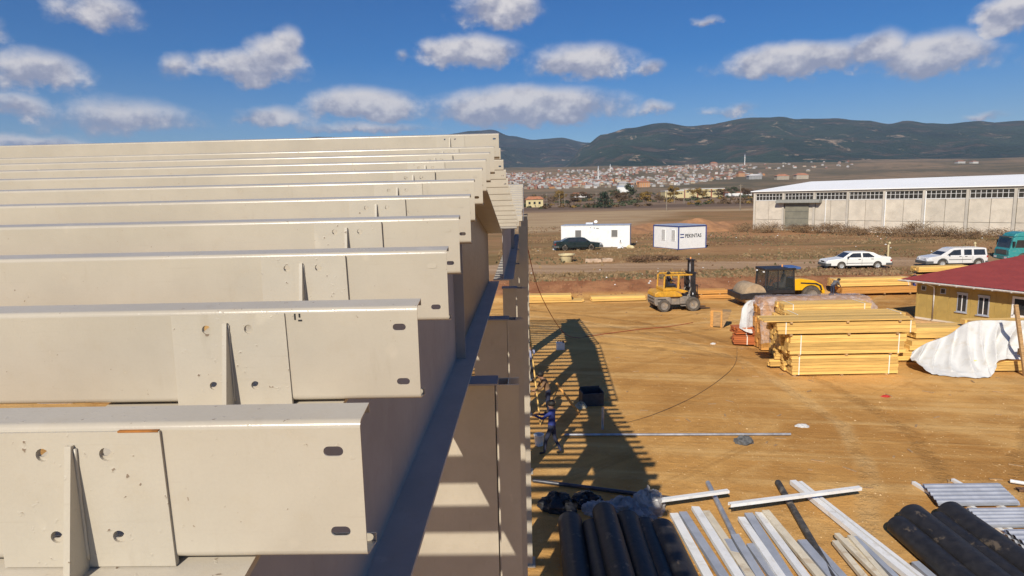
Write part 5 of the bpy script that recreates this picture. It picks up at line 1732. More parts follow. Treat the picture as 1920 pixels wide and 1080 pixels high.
t = thing('water_stand', 'small white stand by the long cabin corner', 'stand', (11.1, 72.6, ground_z(11.1, 72.6)))
MB().lathe([(.38, 0), (.30, .12), (.10, .22), (.08, .55), (.14, .62), (.14, .68)], 12).build('pedestal', WHITE_PAINT, t, smooth=40)
MB().tube([(0, 0, .68), (0, 0, .95)], .05, 6).build('tap_post', BLACK, t)
crumpled('white_sack', 'white sack by the rear of the dark sedan', 'sack', (3.55, 71.9, ground_z(3.55, 71.9)), (.35, .25, .3), CLOTH_WHITE, 83)
crumpled('white_sack', 'pale sack beside the small white stand', 'sack', (12.2, 72.3, ground_z(12.2, 72.3)), (.5, .3, .32), PALE, 87)

MOUND = mat('orange_spoil', (.33, .165, .075), .95, .2, .8, bump=.5, bscale=3)
for i, (x, y, rx, ry, h, lab) in enumerate([(15.8, 104, 6.5, 4, 1.5, 'low orange spoil heap behind the gap between the cabins'), (29.0, 106, 7.5, 4, 2.3, 'large peaked orange spoil heap behind the lettered cabin'), (35.5, 112, 7.0, 4, 1.4, 'orange spoil heap next to the warehouse corner'), (21.5, 110, 6.0, 4, 1.4, 'small orange spoil heap between the larger ones')]):
    m = MB().sheet(lambda a, b: ((a - .5) * 2 * rx, (b - .5) * 2 * ry, h * max(0, 1 - math.hypot((a - .5) * 2, (b - .5) * 2)) ** .85 * (1 + .35 * fbm(a * 6 + i * 9, b * 5)) + .12 * fbm(a * 15, b * 15, i) - .15), 40, 30)
    o = m.build('spoil_heap', MOUND, smooth=True)
    o.location = (x, y, ground_z(x, y))
    tag(o, lab, 'heap', 'spoil heaps')


# ------------------------------------------------------------------ vegetation
def leaf_cloud(n, clumps, size, flat=1.0, rng=random):
    m = MB()
    for i in range(n):
        c, r = clumps[i % len(clumps)]
        while True:
            d = Vector((rng.uniform(-1, 1), rng.uniform(-1, 1), rng.uniform(-1, 1)))
            if .15 < d.length < 1: break
        d = d * (.55 + .45 * d.length) if rng.random() < .7 else d
        p = Vector(c) + Vector((d.x * r[0], d.y * r[1], d.z * r[2]))
        nrm = (d + Vector((rng.uniform(-.8, .8), rng.uniform(-.8, .8), rng.uniform(-.3, .9)))).normalized()
        a = nrm.orthogonal().normalized()
        a.rotate(Matrix.Rotation(rng.uniform(0, 6.28), 3, nrm))
        b = nrm.cross(a)
        s = size * rng.uniform(.6, 1.3)
        m.add([p - a * s, p - b * s * .6 * flat, p + a * s, p + b * s * .6 * flat], [(0, 1, 2, 3)])
    return m


LEAF = {
    'pine': mat('dark_conifer', (.020, .036, .018), .8, .4, .5), 'gold': mat('autumn_gold', (.22, .13, .025), .8, .35, .5),
    'brown': mat('autumn_brown', (.11, .065, .03), .85, .35, .5), 'green': mat('dull_green', (.055, .065, .028), .8, .4, .5)}
BARK = mat('bark', (.09, .065, .045), .9, .3, 5)


def tree(label, x, y, h, w, kind, seed):
    rng = random.Random(seed)
    t = thing('tree', label, 'tree', (x, y, ground_z(x, y) - .2), rng.uniform(0, 6), 'trees on the plain')
    m = MB().tube([(0, 0, 0), (.1, 0, h * .35), (.0, .1, h * .75)], h * .035, 7, r_end=h * .012)
    for k in range(5):
        a = rng.uniform(0, 6.28)
        m.tube([(0, 0, h * (.28 + .08 * k)), (math.cos(a) * w * .35, math.sin(a) * w * .35, h * (.45 + .09 * k))], h * .014, 5, r_end=h * .005)
    m.build('trunk', BARK, t)
    cl = []
    if kind == 'pine':
        for k in range(9):
            f = k / 8
            for q in range(3):
                a = rng.uniform(0, 6.28); rr = w * .45 * (1 - f * .6)
                cl.append(((math.cos(a) * rr * .6, math.sin(a) * rr * .6, h * (.14 + .74 * f)), (rr * .75, rr * .75, h * .10)))
    else:
        for k in range(14):
            a = rng.uniform(0, 6.28); rr = w * .34 * rng.uniform(.3, 1)
            cl.append(((math.cos(a) * rr, math.sin(a) * rr, h * rng.uniform(.34, .86)), (w * rng.uniform(.13, .24),) * 2 + (h * rng.uniform(.09, .16),)))
    leaf_cloud(1300, cl, h * .035, 1.2, rng).build('crown', LEAF[kind], t)


def K(px):
    return (px - 983.0) / 1164.0


for i, (px, y, h, w, kind, lab) in enumerate([
        (1130, 265, 5.6, 5.4, 'pine', 'dark bushy conifer standing alone on the dark field'), (1075, 330, 5.5, 6.5, 'brown', 'brown tree left of the dark conifer'), (1050, 390, 6.5, 7, 'gold', 'gold brown tree near the two utility poles'),
        (1208, 300, 5.5, 5.0, 'gold', 'golden green tree right of the dark conifer'), (1162, 350, 5.5, 7, 'brown', 'brown tree just right of the dark conifer'), (1180, 430, 9, 6, 'green', 'tall dull green tree behind the dark conifer'),
        (1258, 395, 7.5, 6, 'gold', 'gold tree in front of the left end of the cream factory'), (1296, 400, 6.0, 7, 'gold', 'gold tree in front of the middle of the cream factory'), (1312, 405, 5, 6, 'gold', 'small gold tree in front of the cream factory'),
        (1340, 390, 5.5, 8, 'brown', 'brown tree in front of the right end of the cream factory'), (1365, 460, 6, 8, 'green', 'dull green tree right of the cream factory'), (1005, 330, 4.0, 4.5, 'green', 'small green tree in front of the red-roofed farmhouse'),
        (1096, 420, 5.5, 7.5, 'brown', 'brown tree far left of the conifer beyond the field'), (1232, 330, 3.6, 7, 'brown', 'low brown scrub tree left of the cream factory'), (1395, 420, 5.5, 8, 'brown', 'brown tree at the left corner of the warehouse'),
        (1150, 470, 6, 9, 'green', 'wide green tree at the far edge of the plain')]):
    tree(lab, K(px) * y, y, h * 1.3, w * 1.5, kind, 100 + i)

# scrub belt along the plain: a mass of low bushes too far off to count
rngs = random.Random(77)
for nm, kind, n in (('scrub_belt', 'brown', 260), ('green_scrub_belt', 'green', 200), ('gold_scrub_belt', 'gold', 50)):
    cl = []
    while len(cl) < n:
        y = rngs.uniform(270, 720); px = rngs.uniform(940, 1480)
        if fbm(px * .02, y * .012, 4.4 + len(nm)) < .0: continue
        x = K(px) * y
        s_ = rngs.uniform(.5, 1.0) * (1 + y / 700)
        cl.append(((x, y, ground_z(x, y) + s_ * .5), (s_ * 1.8, s_ * 1.5, s_ * .8)))
    tag(leaf_cloud(n * 26, cl, .55, 1.2, rngs).build(nm, LEAF[kind]), 'belt of low %s scrub across the far plain' % kind, 'scrub', kind='stuff')

DRY = mat('dry_brush', (.20, .12, .06), .9, .35, 1.0)
DRY2 = mat('dry_weed', (.25, .165, .085), .9, .25, 1.0)
DRY3 = mat('red_brown_scrub', (.17, .095, .05), .9, .35, 1.0)


def shrub(label, x, y, w, h, material, seed):
    rng = random.Random(seed)
    t = thing('dry_shrub', label, 'shrub', (x, y, ground_z(x, y) - .05), 0, 'dry shrubs')
    m = MB()
    for k in range(14):
        a = rng.uniform(0, 6.28)
        r = rng.uniform(.2, .5) * w
        m.tube([(0, 0, 0), (math.cos(a) * r * .4, math.sin(a) * r * .4, h * .5), (math.cos(a) * r, math.sin(a) * r, h * rng.uniform(.6, 1.0))], .018, 4, r_end=.005)
    m.build('twigs', BARK, t)
    cl = [((rng.uniform(-.4, .4) * w, rng.uniform(-.3, .3) * w, h * rng.uniform(.2, .7)), (w * .22, w * .2, h * .3)) for _ in range(10)]
    leaf_cloud(900, cl, .10, .5, rng).build('foliage', material, t)


for i in range(40):
    u = 2 + i * 1.25 + random.uniform(-.5, .5)
    off = random.uniform(2.0, 8)
    x, y = 38.69 + UX[0] * u - .773 * off, 106.14 + UX[1] * u - .634 * off
    big = i in (4, 11, 12, 18, 19)
    shrub('dry brown shrub in the row below the warehouse wall', x, y, random.uniform(3.4, 5.0) * (1.2 if big else 1), random.uniform(1.1, 1.6) * (1.5 if big else 1), (DRY, DRY2, DRY)[i % 3], 300 + i)
for i, (x, y, w, h) in enumerate([(11.6, 61.4, 3.6, .7), (13.0, 61.8, 2.6, .6), (14.6, 62.4, 2.0, .5)]):
    shrub(('dark red brown shrub by the road above the forklift, largest', 'dark red brown shrub by the road above the forklift, middle', 'dark red brown shrub by the road above the forklift, right')[i], x, y, w, h, DRY3, 340 + i)

# weeds over the rough field: nobody could count them
rng = random.Random(5)
for nm, mtl, n, cond in (('field_weeds', DRY2, 6500, 0), ('dark_weeds', DRY3, 3600, 1), ('green_weeds', mat('olive_weed', (.13, .105, .05), .9, .3), 2600, 2)):
    m = MB()
    k = 0
    while k < n:
        y = 51 + 80 * rng.random() ** 1.5
        x = rng.uniform(-3, .9 * y + 6)
        f = fbm(x * .06 + 20 * cond, y * .12, 3 + cond)
        if f < (.02, .08, .06)[cond]: continue
        if 55.5 < y < 60.8 and rng.random() < .93: continue
        z = ground_z(x, y)
        h = rng.uniform(.04, .17) * (1 + max(0, f))
        for q in range(2):
            a = rng.uniform(0, 3.14)
            dx, dy = math.cos(a) * h * .8, math.sin(a) * h * .8
            m.add([(x - dx, y - dy, z - .02), (x + dx, y + dy, z - .02), (x + dx * .7 + rng.uniform(-.05, .05), y + dy * .7, z + h), (x - dx * .5, y - dy * .5 + .03, z + h * .8)], [(0, 1, 2, 3)])
        k += 1
    o = m.build(nm, mtl)
    tag(o, ('tufts of dry straw coloured weeds over the rough field', 'tufts of dark red brown weeds over the rough field', 'patches of low green weeds over the rough field')[cond], 'weeds', kind='stuff')

# pebbles and clods on the yard
CLOD = mat('pale_pebble', (.56, .38, .19), .95, .35, 2)
m = MB()
for k in range(4200):
    y = 12 + 36 * rng.random() ** 1.3
    x = rng.uniform(.2, .85 * y + 2)
    z = ground_z(x, y)
    s = rng.uniform(.006, .02) * (1.8 if rng.random() < .05 else 1)
    a = rng.uniform(0, 6)
    c_, s_ = math.cos(a) * s, math.sin(a) * s
    m.add([(x + c_ * 1.4, y + s_ * 1.4, z), (x - s_, y + c_, z), (x - c_ * 1.2, y - s_, z), (x + s_, y - c_, z), (x + c_ * .2, y, z + s * .9)], [(0, 1, 4), (1, 2, 4), (2, 3, 4), (3, 0, 4)])
tag(m.build('pebbles', CLOD), 'pebbles and earth clods scattered over the yard', 'pebbles', kind='stuff')
m = MB()
for k in range(90):
    y = 16 + 30 * rng.random(); x = rng.uniform(4, .8 * y + 1)
    L_, a = rng.uniform(.08, .4), rng.uniform(0, 6.28)
    m.box(-L_ / 2, L_ / 2, -.03, .03, 0, .025, Matrix.Translation((x, y, ground_z(x, y) + .004)) @ Matrix.Rotation(a, 4, 'Z'))
tag(m.build('wood_scraps', WOOD_OLD), 'small wood offcuts scattered over the yard', 'scraps', kind='stuff')
m = MB()
for k in range(70):
    y = 50 + 45 * rng.random() ** 1.4
    x = rng.uniform(0, .85 * y)
    if 24 < x < 40 and 52 < y < 57: continue
    z = ground_z(x, y)
    s = rng.uniform(.04, .12)
    a = rng.uniform(0, 6)
    c_, s_ = math.cos(a) * s, math.sin(a) * s
    m.add([(x + c_, y + s_, z), (x - s_, y + c_, z), (x - c_, y - s_, z), (x + s_, y - c_, z), (x, y, z + s * .8)], [(0, 1, 4), (1, 2, 4), (2, 3, 4), (3, 0, 4)])
tag(m.build('litter', WHITE_PAINT), 'white scraps of litter strewn over the rough field', 'litter', kind='stuff')
m = MB()
for k in range(900):
    y = 47.3 + 5 * rng.random()
    x = rng.uniform(-2, 44)
    z = ground_z(x, y)
    if z < .1: continue
    s = rng.uniform(.04, .13)
    a = rng.uniform(0, 6)
    c_, s_ = math.cos(a) * s, math.sin(a) * s
    m.add([(x + c_ * 1.3, y + s_, z - .03), (x - s_, y + c_, z - .03), (x - c_, y - s_ * 1.2, z - .03), (x + s_, y - c_, z - .03), (x, y, z + s * .8)], [(0, 1, 4), (1, 2, 4), (2, 3, 4), (3, 0, 4)])
tag(m.build('bank_clods', mat('red_clod', (.27, .125, .06), .95, .3, 1)), 'loose red earth clods on the cut bank', 'earth clods', kind='stuff')

# ------------------------------------------------------------------ far plain: poles, buildings, town
POLE = mat('weathered_pole', (.24, .20, .155), .9, .2, 2)
poles = [(1025, 300, 378, 6.6, 'first from the left'), (1048, 290, 380, 6.6, 'second from the left'), (1058, 290, 380, 6.8, 'third from the left, close to the second'), (1116, 300, 372, 6.5, 'left of the dark conifer'),
         (1140, 330, 370, 6.4, 'just right of the dark conifer'), (1246, 225, 391, 6.8, 'tall, left of the cream factory'), (1260, 330, 380, 6.0, 'in front of the cream factory, left'), (1278, 300, 380, 6.2, 'in front of the cream factory, right'), (1381, 210, 397, 8.8, 'tallest, left of the warehouse')]
for i, (px, y, row, h, lab) in enumerate(poles):
    x = K(px) * y
    t = thing('utility_pole', 'grey utility pole on the plain, ' + lab, 'pole', (x, y, ground_z(x, y) - .1), 0, 'utility poles')
    MB().tube([(0, 0, 0), (0, 0, h)], .17, 8, r_end=.11).build('mast', POLE, t)
    MB().box(-.7, .7, -.05, .05, h - .5, h - .38).build('crossarm', POLE, t)
CREAM = mat('cream_render', (.60, .50, .27), .8, .06, .2)
t = thing('cream_factory', 'long low cream factory with flat roof on the plain', 'factory', (K(1243) * 440, 440, ground_z(100, 440) - .5))
L = (K(1352) - K(1243)) * 440
MB().box(0, L * .32, 0, 14, 0, 5.4).build('wall', CREAM, t)
MB().box(L * .325, L, .5, 14, 0, 6.4).build('wall', CREAM, t)
MB().box(-.3, L * .32, -.3, 14.3, 5.41, 5.8).build('roof', WHITE_PAINT, t)
MB().box(L * .325, L + .3, .2, 14.3, 6.41, 6.75).build('roof', WHITE_PAINT, t)
for f in (.33, .55, .78, .99):
    MB().box(L * f - .35, L * f + .35, .2, .48, 0, 6.4).build('pier', mat('red_pier', (.32, .09, .05), .8), t)
for i in range(9):
    MB().box(1.0 + i * 1.25, 1.9 + i * 1.25, -.06, .0, 3.2, 4.3).build('window', GLASS, t)
for i in range(10):
    MB().box(L * .36 + i * 2.55, L * .36 + 1.7 + i * 2.55, .42, .5, 4.2, 5.2).build('window', SHADE, t)
TILE = mat('clay_tile_roof', (.36, .15, .08), .85, .25, 1.5, rnd=.25)
t = thing('farmhouse', 'cream farmhouse with red tile roof at the edge of the steel hall', 'house', (K(986) * 300, 300, ground_z(2, 300) - .2))
MB().box(0, 8.2, 0, 7, 0, 3.9).build('wall', CREAM, t)
MB().prism([(-.5, 3.91), (8.7, 3.91), (7.0, 5.3), (1.2, 5.3)], -.4, 7.4, 'y').build('roof', TILE, t)
for x in (1.2, 3.6, 6.0):
    MB().box(x, x + 1.0, -.05, .02, 1.6, 2.8).build('window', GLASS, t)
for i, (px, y, w, h, lab) in enumerate([(1371, 470, 10, 3.4, 'white shed left of the warehouse, nearer one'), (1388, 480, 11, 2.6, 'white shed left of the warehouse, lower one'), (1086, 560, 12, 4.5, 'small white shed far left on the plain'), (1170, 800, 20, 9, 'white block below the town'), ]):
    x = K(px) * y
    t = thing('white_shed', lab, 'shed', (x, y, ground_z(x, y) - .3), 0, 'sheds on the plain')
    MB().box(-w / 2, w / 2, 0, 8, 0, h * .8).build('wall', WHITE_PAINT, t)
    MB().prism([(-w / 2 - .3, h * .8 + .01), (w / 2 + .3, h * .8 + .01), (w / 2, h), (-w / 2, h)], -.3, 8.3, 'y').build('roof', (TILE, GALV)[i % 2], t)

HOUSE_W = [mat('house_white', (.50, .48, .45), .85, .1, .2, rnd=.15), mat('house_cream', (.44, .36, .26), .85, .1, .2, rnd=.15), mat('house_pink', (.38, .24, .185), .85, .1, .2, rnd=.15), mat('house_grey', (.36, .35, .34), .85, .1, .2, rnd=.2), mat('house_orange', (.50, .24, .09), .85, .1, .2, rnd=.1)]
ROOFS = [TILE, mat('dark_tile_roof', (.22, .11, .08), .9, .2, 1, rnd=.2), mat('pale_roof', (.50, .47, .45), .8, .1, 1, rnd=.2)]
wall_me = {}
roof_me = {}
for i, m_ in enumerate(HOUSE_W):
    wall_me[i] = MB().box(-.5, .5, -.5, .5, 0, 1).mesh('house', m_)
for i, m_ in enumerate(ROOFS):
    roof_me[i] = MB().add([(-.56, -.56, 1.0), (.56, -.56, 1.0), (.56, .56, 1.0), (-.56, .56, 1.0), (-.25, 0, 1.38), (.25, 0, 1.38)], [(0, 1, 5, 4), (1, 2, 5), (2, 3, 4, 5), (3, 0, 4), (3, 2, 1, 0)]).mesh('roof', m_)
rng = random.Random(21)
cnt = 0
LABW = ['white', 'cream', 'pinkish', 'grey', 'orange']
while cnt < 285:
    px = 945 + 640 * rng.random() ** 1.35
    y = rng.uniform(1060, 2000)
    top = 1720 + 280 * sstep(960, 1400, px)
    low = 1060 + 330 * sstep(1230, 1420, px)
    if y > top or y < low: continue
    x = K(px) * y
    f = fbm(px * .012, y * .006, 5.5)
    if f < -.12: continue
    if px > 1300 and 1500 < y < 1780 and rng.random() < .85: continue
    if px > 1400 and rng.random() < .75: continue
    wi = rng.choices(range(5), (5, 4, 3, 2.5, 1))[0]
    ri = rng.choices(range(3), (5, 3, 2))[0]
    o = tag(link('town_house', wall_me[wi], None, (x, y, ground_z(x, y) - 1.0), (0, 0, rng.uniform(-.5, .5)), (rng.uniform(5, 9.5), rng.uniform(5, 8), rng.uniform(3.2, 6))),
            'small far %s house in the hillside town' % LABW[wi], 'house', '%s houses of the hillside town' % LABW[wi])
    link('roof', roof_me[ri], o)
    cnt += 1
# beyond those, the small roofs nobody could tell apart
m = MB(); k = 0
while k < 760:
    px = 945 + 640 * rng.random() ** 1.35; y = rng.uniform(1080, 2030)
    top = 1740 + 290 * sstep(960, 1400, px); low = 1080 + 330 * sstep(1230, 1420, px)
    if y > top or y < low or fbm(px * .012, y * .006, 5.5) < -.2: continue
    if px > 1300 and 1500 < y < 1780 and rng.random() < .8: continue
    if px > 1400 and rng.random() < .75: continue
    x = K(px) * y
    sx, sy, sz, a = rng.uniform(3.5, 7), rng.uniform(4, 7), rng.uniform(2.6, 5), rng.uniform(-.6, .6)
    M = Matrix.Translation((x, y, ground_z(x, y) - .6)) @ Matrix.Rotation(a, 4, 'Z') @ Matrix.Diagonal((sx, sy, sz, 1))
    m.box(-.5, .5, -.5, .5, 0, 1, M)
    m.add([(-.56, -.56, 1.0), (.56, -.56, 1.0), (.56, .56, 1.0), (-.56, .56, 1.0), (-.25, 0, 1.38), (.25, 0, 1.38)], [(0, 1, 5, 4), (1, 2, 5), (2, 3, 4, 5), (3, 0, 4), (3, 2, 1, 0)], M)
    k += 1
ts = bpy.data.materials.new('town_walls_and_roofs')
ts.use_nodes = True
tg = NG(ts.node_tree.nodes, ts.node_tree.links)
geo = ts.node_tree.nodes.new('ShaderNodeNewGeometry')
rp = ts.node_tree.nodes.new('ShaderNodeValToRGB')
rp.color_ramp.interpolation = 'CONSTANT'
for q, (f, c) in enumerate([(0, (.42, .40, .38, 1)), (.22, (.27, .115, .07, 1)), (.42, (.38, .32, .24, 1)), (.6, (.33, .21, .16, 1)), (.75, (.24, .23, .22, 1)), (.87, (.50, .48, .46, 1))]):
    el_ = rp.color_ramp.elements[q] if q < 2 else rp.color_ramp.elements.new(f)
    el_.position = f; el_.color = c
ts.node_tree.links.new(geo.outputs['Random Per Island'], rp.inputs[0])
ts.node_tree.links.new(rp.outputs[0], ts.node_tree.nodes['Principled BSDF'].inputs['Base Color'])
ts.node_tree.nodes['Principled BSDF'].inputs['Roughness'].default_value = .9
tag(m.build('town_roofs', ts), 'tiny crowded walls and roofs of the far hillside town', 'town', kind='stuff')
for i, (px, y, w, h, wi, lab) in enumerate([(1203, 1080, 26, 13, 4, 'orange apartment block at the foot of the town'), (1165, 1100, 22, 11, 0, 'long white block at the foot of the town'), (1380, 1400, 20, 13, 4, 'orange block right of the town centre'),
                                            (1405, 1300, 38, 12, 3, 'dark grey block below the right end of the town'), (1455, 1250, 34, 12, 1, 'cream apartment row with tile roof left of the warehouse'), (1490, 1260, 34, 13, 1, 'cream apartment row with tile roof behind the warehouse'), (1080, 1250, 26, 11, 1, 'cream block low in the town on the left'),
                                            (1330, 1960, 30, 15, 2, 'pinkish block high in the town'), (1775, 1750, 30, 9, 0, 'white farm buildings alone on the right hillside'), (1800, 1740, 22, 8, 0, 'smaller white building alone on the right hillside')]):
    x = K(px) * y
    t = tag(link('apartment_block', wall_me[wi], None, (x, y, ground_z(x, y) - 1.5), (0, 0, .1), (w * .72, 12, h * .72)), lab, 'building', 'larger blocks of the town')
    link('roof', roof_me[0 if i not in (1, 3) else 2], t)
    for k in range(5):
        for q in range(3):
            link('window', wall_me[3], t, (-.4 + k * .2, -.502, .15 + q * .28), None, (.07, .01, .13))
MIN = mat('minaret_white', (.66, .64, .62), .8, .05)
for i, (px, y, h, lab) in enumerate([(1120, 1420, 32, 'white minaret in the middle of the town, nearest'), (1142, 1700, 24, 'small white minaret on the upper edge of the town'), (1387, 1950, 40, 'white minaret at the upper right of the town')]):
    x = K(px) * y
    t = thing('minaret', lab, 'minaret', (x, y, ground_z(x, y) - 2), 0, 'minarets of the town')
    MB().lathe([(2.0, 0), (1.7, h * .2), (1.3, h * .25), (1.2, h * .62)], 10).build('shaft', MIN, t)
    MB().lathe([(1.2, h * .62), (2.0, h * .66), (2.0, h * .70), (1.1, h * .71), (1.1, h * .84)], 10).build('balcony', MIN, t)
    MB().lathe([(1.3, h * .84), (.1, h)], 10).build('cone', GALV, t)

# ------------------------------------------------------------------ people
SKIN = mat('skin', (.36, .19, .12), .6, .1)
HAIR = mat('dark_hair', (.015, .012, .010), .7, .3)
CLOTHS = {'blue': mat('blue_shirt', (.025, .04, .19), .9, .2, 8), 'navy': mat('navy_trousers', (.025, .03, .06), .9, .2, 8), 'grey': mat('grey_shirt', (.12, .12, .13), .9, .2, 8), 'pale': mat('pale_blue_shirt', (.28, .30, .42), .9, .15, 8),
          'dark': mat('dark_jacket', (.03, .03, .04), .9, .2, 8), 'tan': mat('tan_jacket', (.22, .13, .07), .9, .2, 8), 'shoe': mat('dusty_shoe', (.06, .045, .03), .9, .2, 8)}


def person(label, loc, rz, top, legs, J=None, hair='hair', sx=1.12):
    """one continuous skinned body; J overrides joint positions (facing +y)"""
    P = {'pelvis': (0, 0, .95), 'belly': (0, 0, 1.12), 'chest': (0, 0, 1.33), 'neckb': (0, 0, 1.47), 'neck': (0, .01, 1.53), 'head': (0, .02, 1.61), 'crown': (0, .01, 1.71), 'nose': (0, .115, 1.60)}
    for s, q in ((-1, 'l'), (1, 'r')):
        P.update({'sh' + q: (s * .18, 0, 1.42), 'el' + q: (s * .25, -.03, 1.14), 'wr' + q: (s * .27, .06, .90), 'ha' + q: (s * .27, .09, .83),
                  'hi' + q: (s * .09, 0, .90), 'kn' + q: (s * .10, .02, .50), 'an' + q: (s * .11, -.02, .09), 'to' + q: (s * .12, .15, .05)})
    if J: P.update(J)
    rad = {'pelvis': (.15, .12), 'belly': (.145, .115), 'chest': (.17, .125), 'neckb': (.07, .07), 'neck': (.055, .055), 'head': (.082, .10), 'crown': (.066, .08), 'nose': (.018, .018)}
    for q in 'lr':
        rad.update({'sh' + q: (.065,) * 2, 'el' + q: (.045,) * 2, 'wr' + q: (.031,) * 2, 'ha' + q: (.034, .026), 'hi' + q: (.095,) * 2, 'kn' + q: (.062,) * 2, 'an' + q: (.044,) * 2, 'to' + q: (.04, .035)})
    E_ = [('pelvis', 'belly'), ('belly', 'chest'), ('chest', 'neckb'), ('neckb', 'neck'), ('neck', 'head'), ('head', 'crown'), ('head', 'nose')]
    for q in 'lr':
        E_ += [('chest', 'sh' + q), ('sh' + q, 'el' + q), ('el' + q, 'wr' + q), ('wr' + q, 'ha' + q), ('pelvis', 'hi' + q), ('hi' + q, 'kn' + q), ('kn' + q, 'an' + q), ('an' + q, 'to' + q)]
        d = (Vector(P['ha' + q]) - Vector(P['wr' + q])).normalized()
        side = d.cross(Vector((0, 0, 1)) if abs(d.z) < .9 else Vector((0, 1, 0))).normalized()
        up_ = side.cross(d)
        for k, (off, ln) in enumerate(((-.028, .065), (-.010, .075), (.010, .070), (.028, .055), (.045, .045))):
            b = Vector(P['ha' + q]) + side * off + d * (.02 if k < 4 else -.03)
            P['f%d%s' % (k, q)] = tuple(b + d * ln * .5 + (side * .02 if k == 4 else Vector()))
            P['g%d%s' % (k, q)] = tuple(b + d * ln - up_ * .02 + (side * .025 if k == 4 else Vector()))
            rad['f%d%s' % (k, q)] = (.0095,) * 2; rad['g%d%s' % (k, q)] = (.008,) * 2
            E_ += [('ha' + q, 'f%d%s' % (k, q)), ('f%d%s' % (k, q), 'g%d%s' % (k, q))]
    keys = list(P)
    idx = {k: i for i, k in enumerate(keys)}
    me = bpy.data.meshes.new('person')
    me.from_pydata([(P[k][0] * sx, P[k][1], P[k][2]) for k in keys], [(idx[a], idx[b]) for a, b in E_], [])
    ob = bpy.data.objects.new('person', me)
    col.objects.link(ob)
    ob.modifiers.new('skin', 'SKIN')
    for i, k in enumerate(keys):
        sv = me.skin_vertices[0].data[i]
        sv.radius = rad[k]
        sv.use_root = (k == 'pelvis')
    sd = ob.modifiers.new('sub', 'SUBSURF'); sd.levels = 2; sd.render_levels = 2
    dg = bpy.context.evaluated_depsgraph_get()
    m2 = bpy.data.meshes.new_from_object(ob.evaluated_get(dg))
    ob.modifiers.clear()
    ob.data = m2
    m2.materials.clear()
    for x in (SKIN, CLOTHS[top], CLOTHS[legs], CLOTHS['shoe']):
        m2.materials.append(x)
    seg = []
    for a, b in E_:
        if b in ('neck', 'head', 'crown', 'nose') or b[:2] == 'ha' or b[0] in 'fg': c = 0
        elif b[:2] in ('hi', 'kn', 'an'): c = 2
        elif b[:2] == 'to': c = 3
        else: c = 1
        va, vb = Vector(P[a]), Vector(P[b]); va.x *= sx; vb.x *= sx
        seg.append((va, vb, c))
    for f in m2.polygons:
        cc = f.center
        best, bc = 9, 1
        for a, b, c in seg:
            ab = b - a
            tt = max(0, min(1, (cc - a).dot(ab) / max(ab.length_squared, 1e-9)))
            dd = (cc - a - ab * tt).length
            if c == 1 and dd < .16 and a.z > .9: dd *= .93
            if dd < best: best, bc = dd, c
        f.material_index = bc
        f.use_smooth = True
    ob.location = loc
    ob.rotation_euler = (0, 0, rz)
    tag(ob, label, 'person', 'workers on the site')
    h = Vector(P['head']).lerp(Vector(P['crown']), .62)
    hm = MB().lathe([(.104, -.02), (.112, .03), (.10, .08), (.065, .12), (.01, .135)], 16, Matrix.Translation((h.x * sx, h.y - .012, h.z - .02)) @ Matrix.Diagonal((1.05, 1.15, 1, 1)))
    hm.build('hair' if hair == 'hair' else 'helmet', HAIR if hair == 'hair' else WHITE_PAINT, ob, smooth=True)
    for s in (-1, 1):
        hd = Vector(P['head'])
        MB().lathe([(.012, -.004), (.012, .004)], 8, Matrix.Translation((hd.x * sx + s * .035, hd.y + .098, hd.z + .03)) @ Matrix.Rotation(R(90), 4, 'X')).build('eye', BLACK, ob)
    return ob


walk = {'hil': (-.09, 0, .90), 'knl': (-.10, .16, .52), 'anl': (-.10, .22, .09), 'tol': (-.11, .38, .05), 'knr': (.10, -.06, .50), 'anr': (.11, -.26, .12), 'tor': (.12, -.10, .05)}
# nearest worker: blue shirt, arms held out to the wall
person('worker in blue shirt standing by the steel wall, nearest to camera', (.72, 18.5, 0), R(70), 'blue', 'navy',
       dict(walk, ell=(-.22, .22, 1.24), wrl=(-.16, .46, 1.28), hal=(-.15, .55, 1.29), elr=(.22, .20, 1.22), wrr=(.14, .46, 1.22), har=(.13, .54, 1.22)))
person('worker in tan and navy leaning beside the wall, second nearest', (.74, 22.1, 0), R(100), 'tan', 'navy',
       {'chest': (0, .14, 1.28), 'belly': (0, .05, 1.10), 'neckb': (0, .20, 1.40), 'neck': (0, .23, 1.45), 'head': (0, .28, 1.51), 'crown': (0, .30, 1.61), 'nose': (0, .38, 1.48), 'shl': (-.18, .17, 1.36), 'shr': (.18, .17, 1.36),
        'ell': (-.22, .30, 1.12), 'wrl': (-.14, .50, 1.04), 'hal': (-.12, .58, 1.02), 'elr': (.24, .28, 1.10), 'wrr': (.18, .40, .88), 'har': (.17, .44, .80)})
person('worker in pale blue shirt half hidden by the wall, farthest of three', (.10, 26.4, 0), R(160), 'pale', 'dark',
       {'ell': (-.24, .18, 1.3), 'wrl': (-.18, .36, 1.5), 'hal': (-.17, .40, 1.58)})
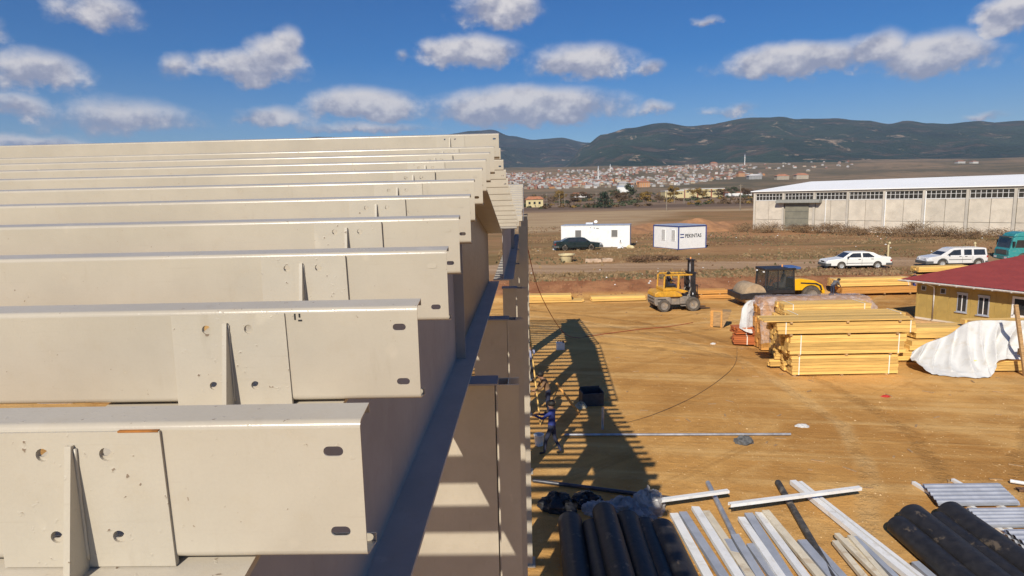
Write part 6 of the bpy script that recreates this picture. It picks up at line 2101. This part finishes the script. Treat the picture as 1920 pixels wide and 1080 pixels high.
# forklift driver, seated
person('forklift driver in dark clothes seated at the wheel', (9.92, 43.05, .88), R(7 - 90), 'dark', 'navy',
       {'pelvis': (0, 0, .88), 'belly': (0, .0, 1.05), 'hil': (-.10, .04, .86), 'hir': (.10, .04, .86), 'knl': (-.14, .46, .90), 'knr': (.14, .46, .90), 'anl': (-.14, .52, .50), 'anr': (.14, .52, .50), 'tol': (-.14, .68, .46), 'tor': (.14, .68, .46),
        'ell': (-.24, .16, 1.16), 'wrl': (-.14, .42, 1.14), 'hal': (-.12, .50, 1.12), 'elr': (.24, .16, 1.16), 'wrr': (.14, .42, 1.14), 'har': (.12, .50, 1.12)})
bend = {'chest': (0, .30, 1.20), 'belly': (0, .12, 1.10), 'neckb': (0, .40, 1.26), 'neck': (0, .44, 1.28), 'head': (0, .51, 1.31), 'crown': (0, .58, 1.37), 'nose': (0, .58, 1.24), 'shl': (-.18, .34, 1.24), 'shr': (.18, .34, 1.24),
        'ell': (-.22, .42, .98), 'wrl': (-.16, .58, .84), 'hal': (-.15, .64, .80), 'elr': (.22, .42, .98), 'wrr': (.16, .58, .84), 'har': (.15, .64, .80)}
person('man in grey shirt and blue trousers bending at the far timber bundle', (23.0, 46.6, ground_z(23, 46.6)), R(-75), 'grey', 'navy', bend)
person('man in dark jacket at the right end of the far timber bundle', (29.7, 47.6, ground_z(29.7, 47.6)), R(100), 'dark', 'blue', walk)

# ------------------------------------------------------------------ air between here and the mountains
hz_m = bpy.data.materials.new('thin_blue_haze')
hz_m.use_nodes = True
hn = hz_m.node_tree
hn.nodes.remove(hn.nodes['Principled BSDF'])
pv = hn.nodes.new('ShaderNodeVolumePrincipled')
pv.inputs['Color'].default_value = (0.55, 0.72, 1.0, 1)
pv.inputs['Density'].default_value = 0.00007
pv.inputs['Anisotropy'].default_value = 0.0
hn.links.new(pv.outputs[0], hn.nodes['Material Output'].inputs['Volume'])
hz_o = MB().box(-17000, 17000, -900, 9500, -260, 1100).build('haze', hz_m)
tag(hz_o, 'thin bluish haze over the plain and mountains', 'haze', kind='stuff')
